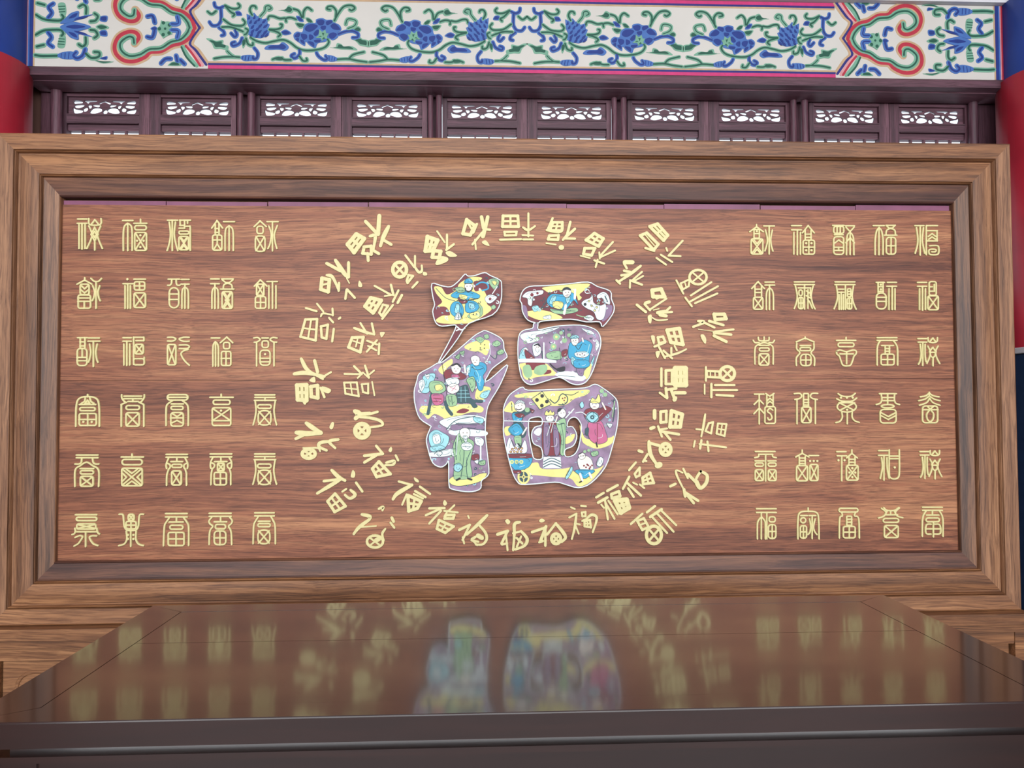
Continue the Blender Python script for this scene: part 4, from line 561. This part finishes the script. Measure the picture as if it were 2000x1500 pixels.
emblem(LV, 'glazed mouth-shaped emblem piece with women at a table and a man in blue', N_("265 404 330 392 400 381 530 376 620 400 655 440 662 500 640 580 610 670 570 735 520 755 470 745 420 715 380 710 300 735 215 755 165 720 145 650 135 560 140 450 170 410 228 396 236 366 262 364"), [], mauve_m, [
 ('painted_clouds', "W p 270 410 400 388 330 422 250 442 272 470 210 490 165 470 150 440 190 420;D b 4 205 455 230 465 215 475"), ('painted_cloud', "W p 540 395 600 410 625 435 580 425"), ('painted_cloud', "W p 640 470 655 500 635 540 628 510"), ('painted_cloud', "T p 600 610 625 570 610 640"),
 ('painted_flowers', "G d 22 380 450;Y d 8 380 450;G d 17 432 472;G d 20 362 512;Y d 7 362 512;G p 320 555 400 540 412 590 330 590;D b 3 400 520 410 600;M p 415 540 450 530 445 570 415 575;D b 3 430 400 432 460;G d 12 410 425 460 440"),
 ('yellow_ground', "Y p 150 620 300 618 340 640 400 690 520 700 600 620 595 680 568 720 500 700 420 690 380 695 260 705 200 725 170 705 160 660;M p 190 615 300 615 300 642 230 662 200 642;M p 280 670 340 660 345 680 300 690;G p 168 640 210 630 227 690 200 712 175 692;G p 250 640 312 628 322 660 290 692 240 682;W p 370 690 450 668 562 700 540 732 440 717;D b 3 390 695 500 705;K b 8 340 622 380 655 430 645;K p 378 655 432 638 432 667 400 672"),
 ('painted_women', "T p 145 570 160 530 190 518 202 560 195 590 150 592;F d 15 185 535;M p 180 530 230 570 242 592 190 592;W p 228 505 260 490 282 520 277 560 240 572;F d 17 258 515;K b 8 240 505 262 497 275 510;K d 3 255 515 265 515;W b 10 300 490 300 590;D b 5 288 540 292 590;W P 140 590 300 588 380 600 380 616 140 612"),
 ('painted_man', "L p 508 645 552 645 550 697 520 692;B p 460 505 480 480 520 490 560 468 608 500 592 570 582 640 540 652 500 642 495 600 458 580;T p 475 580 500 590 500 640 478 620;D b 4 500 505 520 530 540 500;T b 6 590 500 575 560;F p 474 462 510 450 522 480 500 507 480 495;T p 468 460 480 442 512 440 524 455 500 462;K d 3 488 475 504 473;W p 498 552 560 543 588 560 560 582 508 577;M d 4 515 560 530 565 545 558 560 566;B p 495 600 580 600 585 640 500 645;F b 10 545 460 550 480")], 80)
emblem(LV, 'large glazed bottom emblem piece with two curved openings and many figures', N_("45 980 45 900 75 830 115 795 165 770 200 790 380 784 560 775 625 752 680 780 755 840 772 900 768 1010 735 1150 690 1280 600 1380 520 1410 440 1390 370 1375 180 1390 130 1370 90 1280 45 1080"),
 [N_("203 990 222 966 282 962 287 1010 242 1026 222 1072 236 1130 283 1156 290 1224 240 1226 224 1180 206 1080"), N_("452 992 470 968 500 962 526 985 540 1030 522 1150 490 1202 440 1212 435 1168 488 1142 510 1080 484 1024 450 1022")], mauve_m, [
 ('yellow_cloud', "Y p 120 820 230 802 330 797 500 790 590 788 570 820 500 842 440 882 350 890 300 870 200 837 130 837;Y p 52 905 90 860 112 880 132 942 90 932 52 925;Y p 50 1030 90 1020 100 1060 60 1080;Y p 530 1010 560 1090 620 1102 720 1092 747 1080 730 1132 640 1162 560 1132 540 1092;Y p 190 1270 260 1250 290 1290 420 1290 480 1280 500 1310 640 1290 682 1270 600 1370 520 1402 470 1352 360 1342 260 1332 190 1322;Y p 440 1092 497 1068 482 1112 440 1132;W p 235 1060 265 1030 290 1040 270 1080;K b 4 95 870 98 920"),
 ('painted_dice', "Y P 222 845 290 797 348 880 275 912;D b 4 222 845 290 797;D b 4 290 797 348 880;D b 4 348 880 275 912;D b 4 275 912 222 845;K d 12 257 852 290 826 320 862 288 888;D b 6 340 850 370 872 395 850 400 830 420 812 448 830 450 860 430 880 395 882;M d 5 420 842 435 838 430 855;D b 4 440 815 480 820 520 800"),
 ('painted_warrior', "D p 102 932 150 928 200 902 217 930 172 960 162 1000 190 1050 170 1092 120 1082 82 1042 108 1000;B p 75 1035 130 1000 168 1050 130 1082 95 1070;B p 102 935 162 940 152 992 108 982;M p 115 940 160 935 180 955 140 965;G d 16 195 915;M p 210 905 240 918 225 935;G p 113 1085 157 1085 152 1152 120 1132;K b 9 135 1130 155 1150;F p 116 882 150 860 177 875 182 905 150 927 118 912;K b 6 122 908 140 915 158 908;K d 3 138 888 160 885;W p 115 880 140 852 172 862 178 878 150 868;W b 6 50 985 290 990;F b 10 190 1030 165 1070"),
 ('painted_basin', "W p 62 1182 80 1090 110 1150 130 1125 150 1160 180 1105 192 1182 120 1202;M d 9 100 1165 120 1158 140 1165 160 1160 90 1182 112 1180 132 1182 155 1180;Y d 4 100 1165 120 1158 140 1165 160 1160 90 1182 112 1180 132 1182 155 1180;B p 78 1215 217 1215 212 1270 160 1297 110 1292;M p 70 1195 217 1195 217 1220 80 1220;Y d 13 97 1246 127 1246 157 1246;G d 8 97 1246 127 1246 157 1246;M p 105 1300 150 1298 155 1318 112 1318"),
 ('painted_coin', "Y e 172 1342 40 46;D e 172 1342 28 34;Y b 7 172 1312 172 1372;Y b 7 146 1342 198 1342;Y e 172 1342 11 13;D e 172 1342 5 6"),
 ('painted_lady', "M p 292 1000 320 985 372 990 402 1030 417 1100 412 1192 360 1207 300 1197 288 1120;L p 300 1010 330 1000 340 1100 330 1195 302 1190;L p 360 1020 390 1040 400 1180 370 1195;W b 5 290 990 395 995;W b 4 345 1000 320 1080;W b 4 360 1000 345 1060;W P 298 1215 407 1215 412 1287 293 1287;D b 6 300 1245 350 1222 405 1245;D b 6 298 1262 350 1240 408 1262;D b 6 297 1280 350 1258 410 1280;F p 312 962 340 945 364 960 357 987 323 987;K d 3 330 965 348 965;Y p 308 948 318 918 330 932 342 915 352 932 364 925 362 948"),
 ('painted_maid', "G p 383 992 430 968 442 1010 437 1100 432 1197 405 1192 410 1090 388 1040;D b 3 410 1000 425 1100 420 1190;D b 4 390 1010 430 1000;F p 393 922 425 908 442 940 420 967 393 950;K p 388 930 392 908 415 905 405 922;K d 3 410 935 428 933;F b 8 375 990 385 960;W b 8 440 965 490 910"),
 ('painted_official', "P p 585 990 660 983 692 1050 702 1112 640 1132 588 1092;M b 4 640 1000 640 1120;K b 8 633 1122 640 1150;M p 568 912 610 903 660 903 690 888 732 910 690 952 662 980 640 992 590 992 556 950;T e 608 962 42 36;D c 5 570 960 608 928 648 960 608 996;D d 14 608 962;T d 5 608 962;F p 592 872 625 858 652 880 642 907 605 907;K d 3 610 878 632 878;M b 3 614 895 628 895;Y p 598 868 608 838 630 848 648 815 660 848 652 870;F b 10 672 872 692 912;T p 528 880 545 862 555 890 540 905;W b 5 500 935 540 930 570 950;D p 565 1035 585 1030 580 1075 565 1070"),
 ('painted_foliage', "G d 14 668 795 690 818;D b 5 745 850 750 920 740 990;G b 6 750 860 735 960;G d 12 715 1010;W p 700 1000 735 1005 720 1030;G p 600 1185 640 1175 645 1200 610 1210;W p 635 1260 655 1215 680 1230 660 1275;T p 438 1342 475 1275 482 1300 450 1352;G d 10 560 1180 585 1172"),
 ('painted_seated_boy', "F p 515 1228 560 1205 602 1230 614 1290 580 1302 530 1292;F p 520 1200 545 1188 565 1205 555 1226 530 1228;K b 6 522 1198 540 1188;K d 3 535 1208 550 1207;B p 497 1302 540 1293 622 1300 602 1322 560 1352 520 1325;F b 14 530 1322 545 1365;F b 14 590 1318 602 1345;K b 8 528 1375 540 1368;M d 6 555 1270 568 1280 582 1268 595 1278 606 1268 575 1262 590 1288")], 110)
# ---------------------------------------------------------------- table
TX0, TX1, TY0, TY1, TZ = -1.085, 1.052, -1.506, -0.714, 0.985
tbl = tag(empty('painting_table', (0, -1.1, 0)), 'long dark red lacquered table with mirror gloss in front of the screen', 'table')
def tpart(name, *b, mat=table_m, bev=0.0, pts=None):
    mb = MB()
    if pts:                                            # plan outline lifted between two heights
        k = mb.mi(mat); n = len(pts); mb.v = [(x, y, z) for z in b for x, y in pts]
        mb.f = [tuple(reversed(range(n))), tuple(range(n, 2 * n))] + [(q, (q + 1) % n, n + (q + 1) % n, n + q) for q in range(n)]; mb.m = [k] * (n + 2)
    else: mb.box(*b, mat, bev)
    mb.v = [(x, y + 1.1, z) for x, y, z in mb.v]; return mb.build(name, tbl)
xi0, xi1, yi0, yi1, g = -.978, .945, -1.441, -.785, .0012
tpart('top_rail', .938, TZ, pts=[(TX0, TY0), (TX1, TY0), (xi1, yi0 - g), (xi0, yi0 - g)]); tpart('top_rail', .938, TZ, pts=[(TX1, TY1), (TX0, TY1), (xi0, yi1 + g), (xi1, yi1 + g)])
tpart('top_rail', .938, TZ, pts=[(TX0, TY1), (TX0, TY0 + .0), (xi0 - g, yi0), (xi0 - g, yi1)], mat=table_y); tpart('top_rail', .938, TZ, pts=[(TX1, TY0), (TX1, TY1), (xi1 + g, yi1), (xi1 + g, yi0)], mat=table_y)
for a, b in ((yi0, -1.06), (-1.0585, yi1)): tpart('top_board', .95, TZ - .0004, pts=[(xi0, a), (xi1, a), (xi1, b), (xi0, b)])
tpart('edge_facing', TX0 - .001, TX1 + .001, TY0 - .003, TY0, .938, TZ - .003, mat=tdark_m)
tpart('waist', TX0 + .06, TX1 - .06, TY0 + .05, TY1 - .05, .912, .938, mat=tdark_m)
tpart('waist_bead', TX0 + .03, TX1 - .03, TY0 + .022, TY1 - .022, .900, .912, mat=tdark_m)
for y0 in (TY0 + .035, TY1 - .065): tpart('apron', TX0 + .05, TX1 - .05, y0, y0 + .03, .75, .900, mat=tdark_m)
for x0 in (TX0 + .04, TX1 - .07): tpart('apron', x0, x0 + .03, TY0 + .07, TY1 - .07, .75, .900, mat=tdark_m)
for x0 in (TX0 + .03, TX1 - .12):
    for y0 in (TY0 + .03, TY1 - .12): tpart('leg', x0, x0 + .09, y0, y0 + .09, 0, .900, mat=tdark_m)
# ---------------------------------------------------------------- dark cabinet beside the screen
cab = tag(empty('dark_cabinet', (2.236, .03, 0)), 'tall dark blue cabinet with pale top beside the screen', 'cabinet')
navy_m = plain('cabinet_navy', (30, 48, 78), .4)
for nm, b, m in (('body', (-.21, .21, -.06, .12, 0, 1.755), navy_m), ('top', (-.225, .225, -.075, .13, 1.756, 1.78), pale_m), ('door_panel', (-.19, -.005, -.068, -.061, .1, 1.68), navy_m), ('door_panel', (.005, .19, -.068, -.061, .1, 1.68), navy_m)):
    mb = MB(); mb.box(*b, m, .003); mb.build(nm, cab)
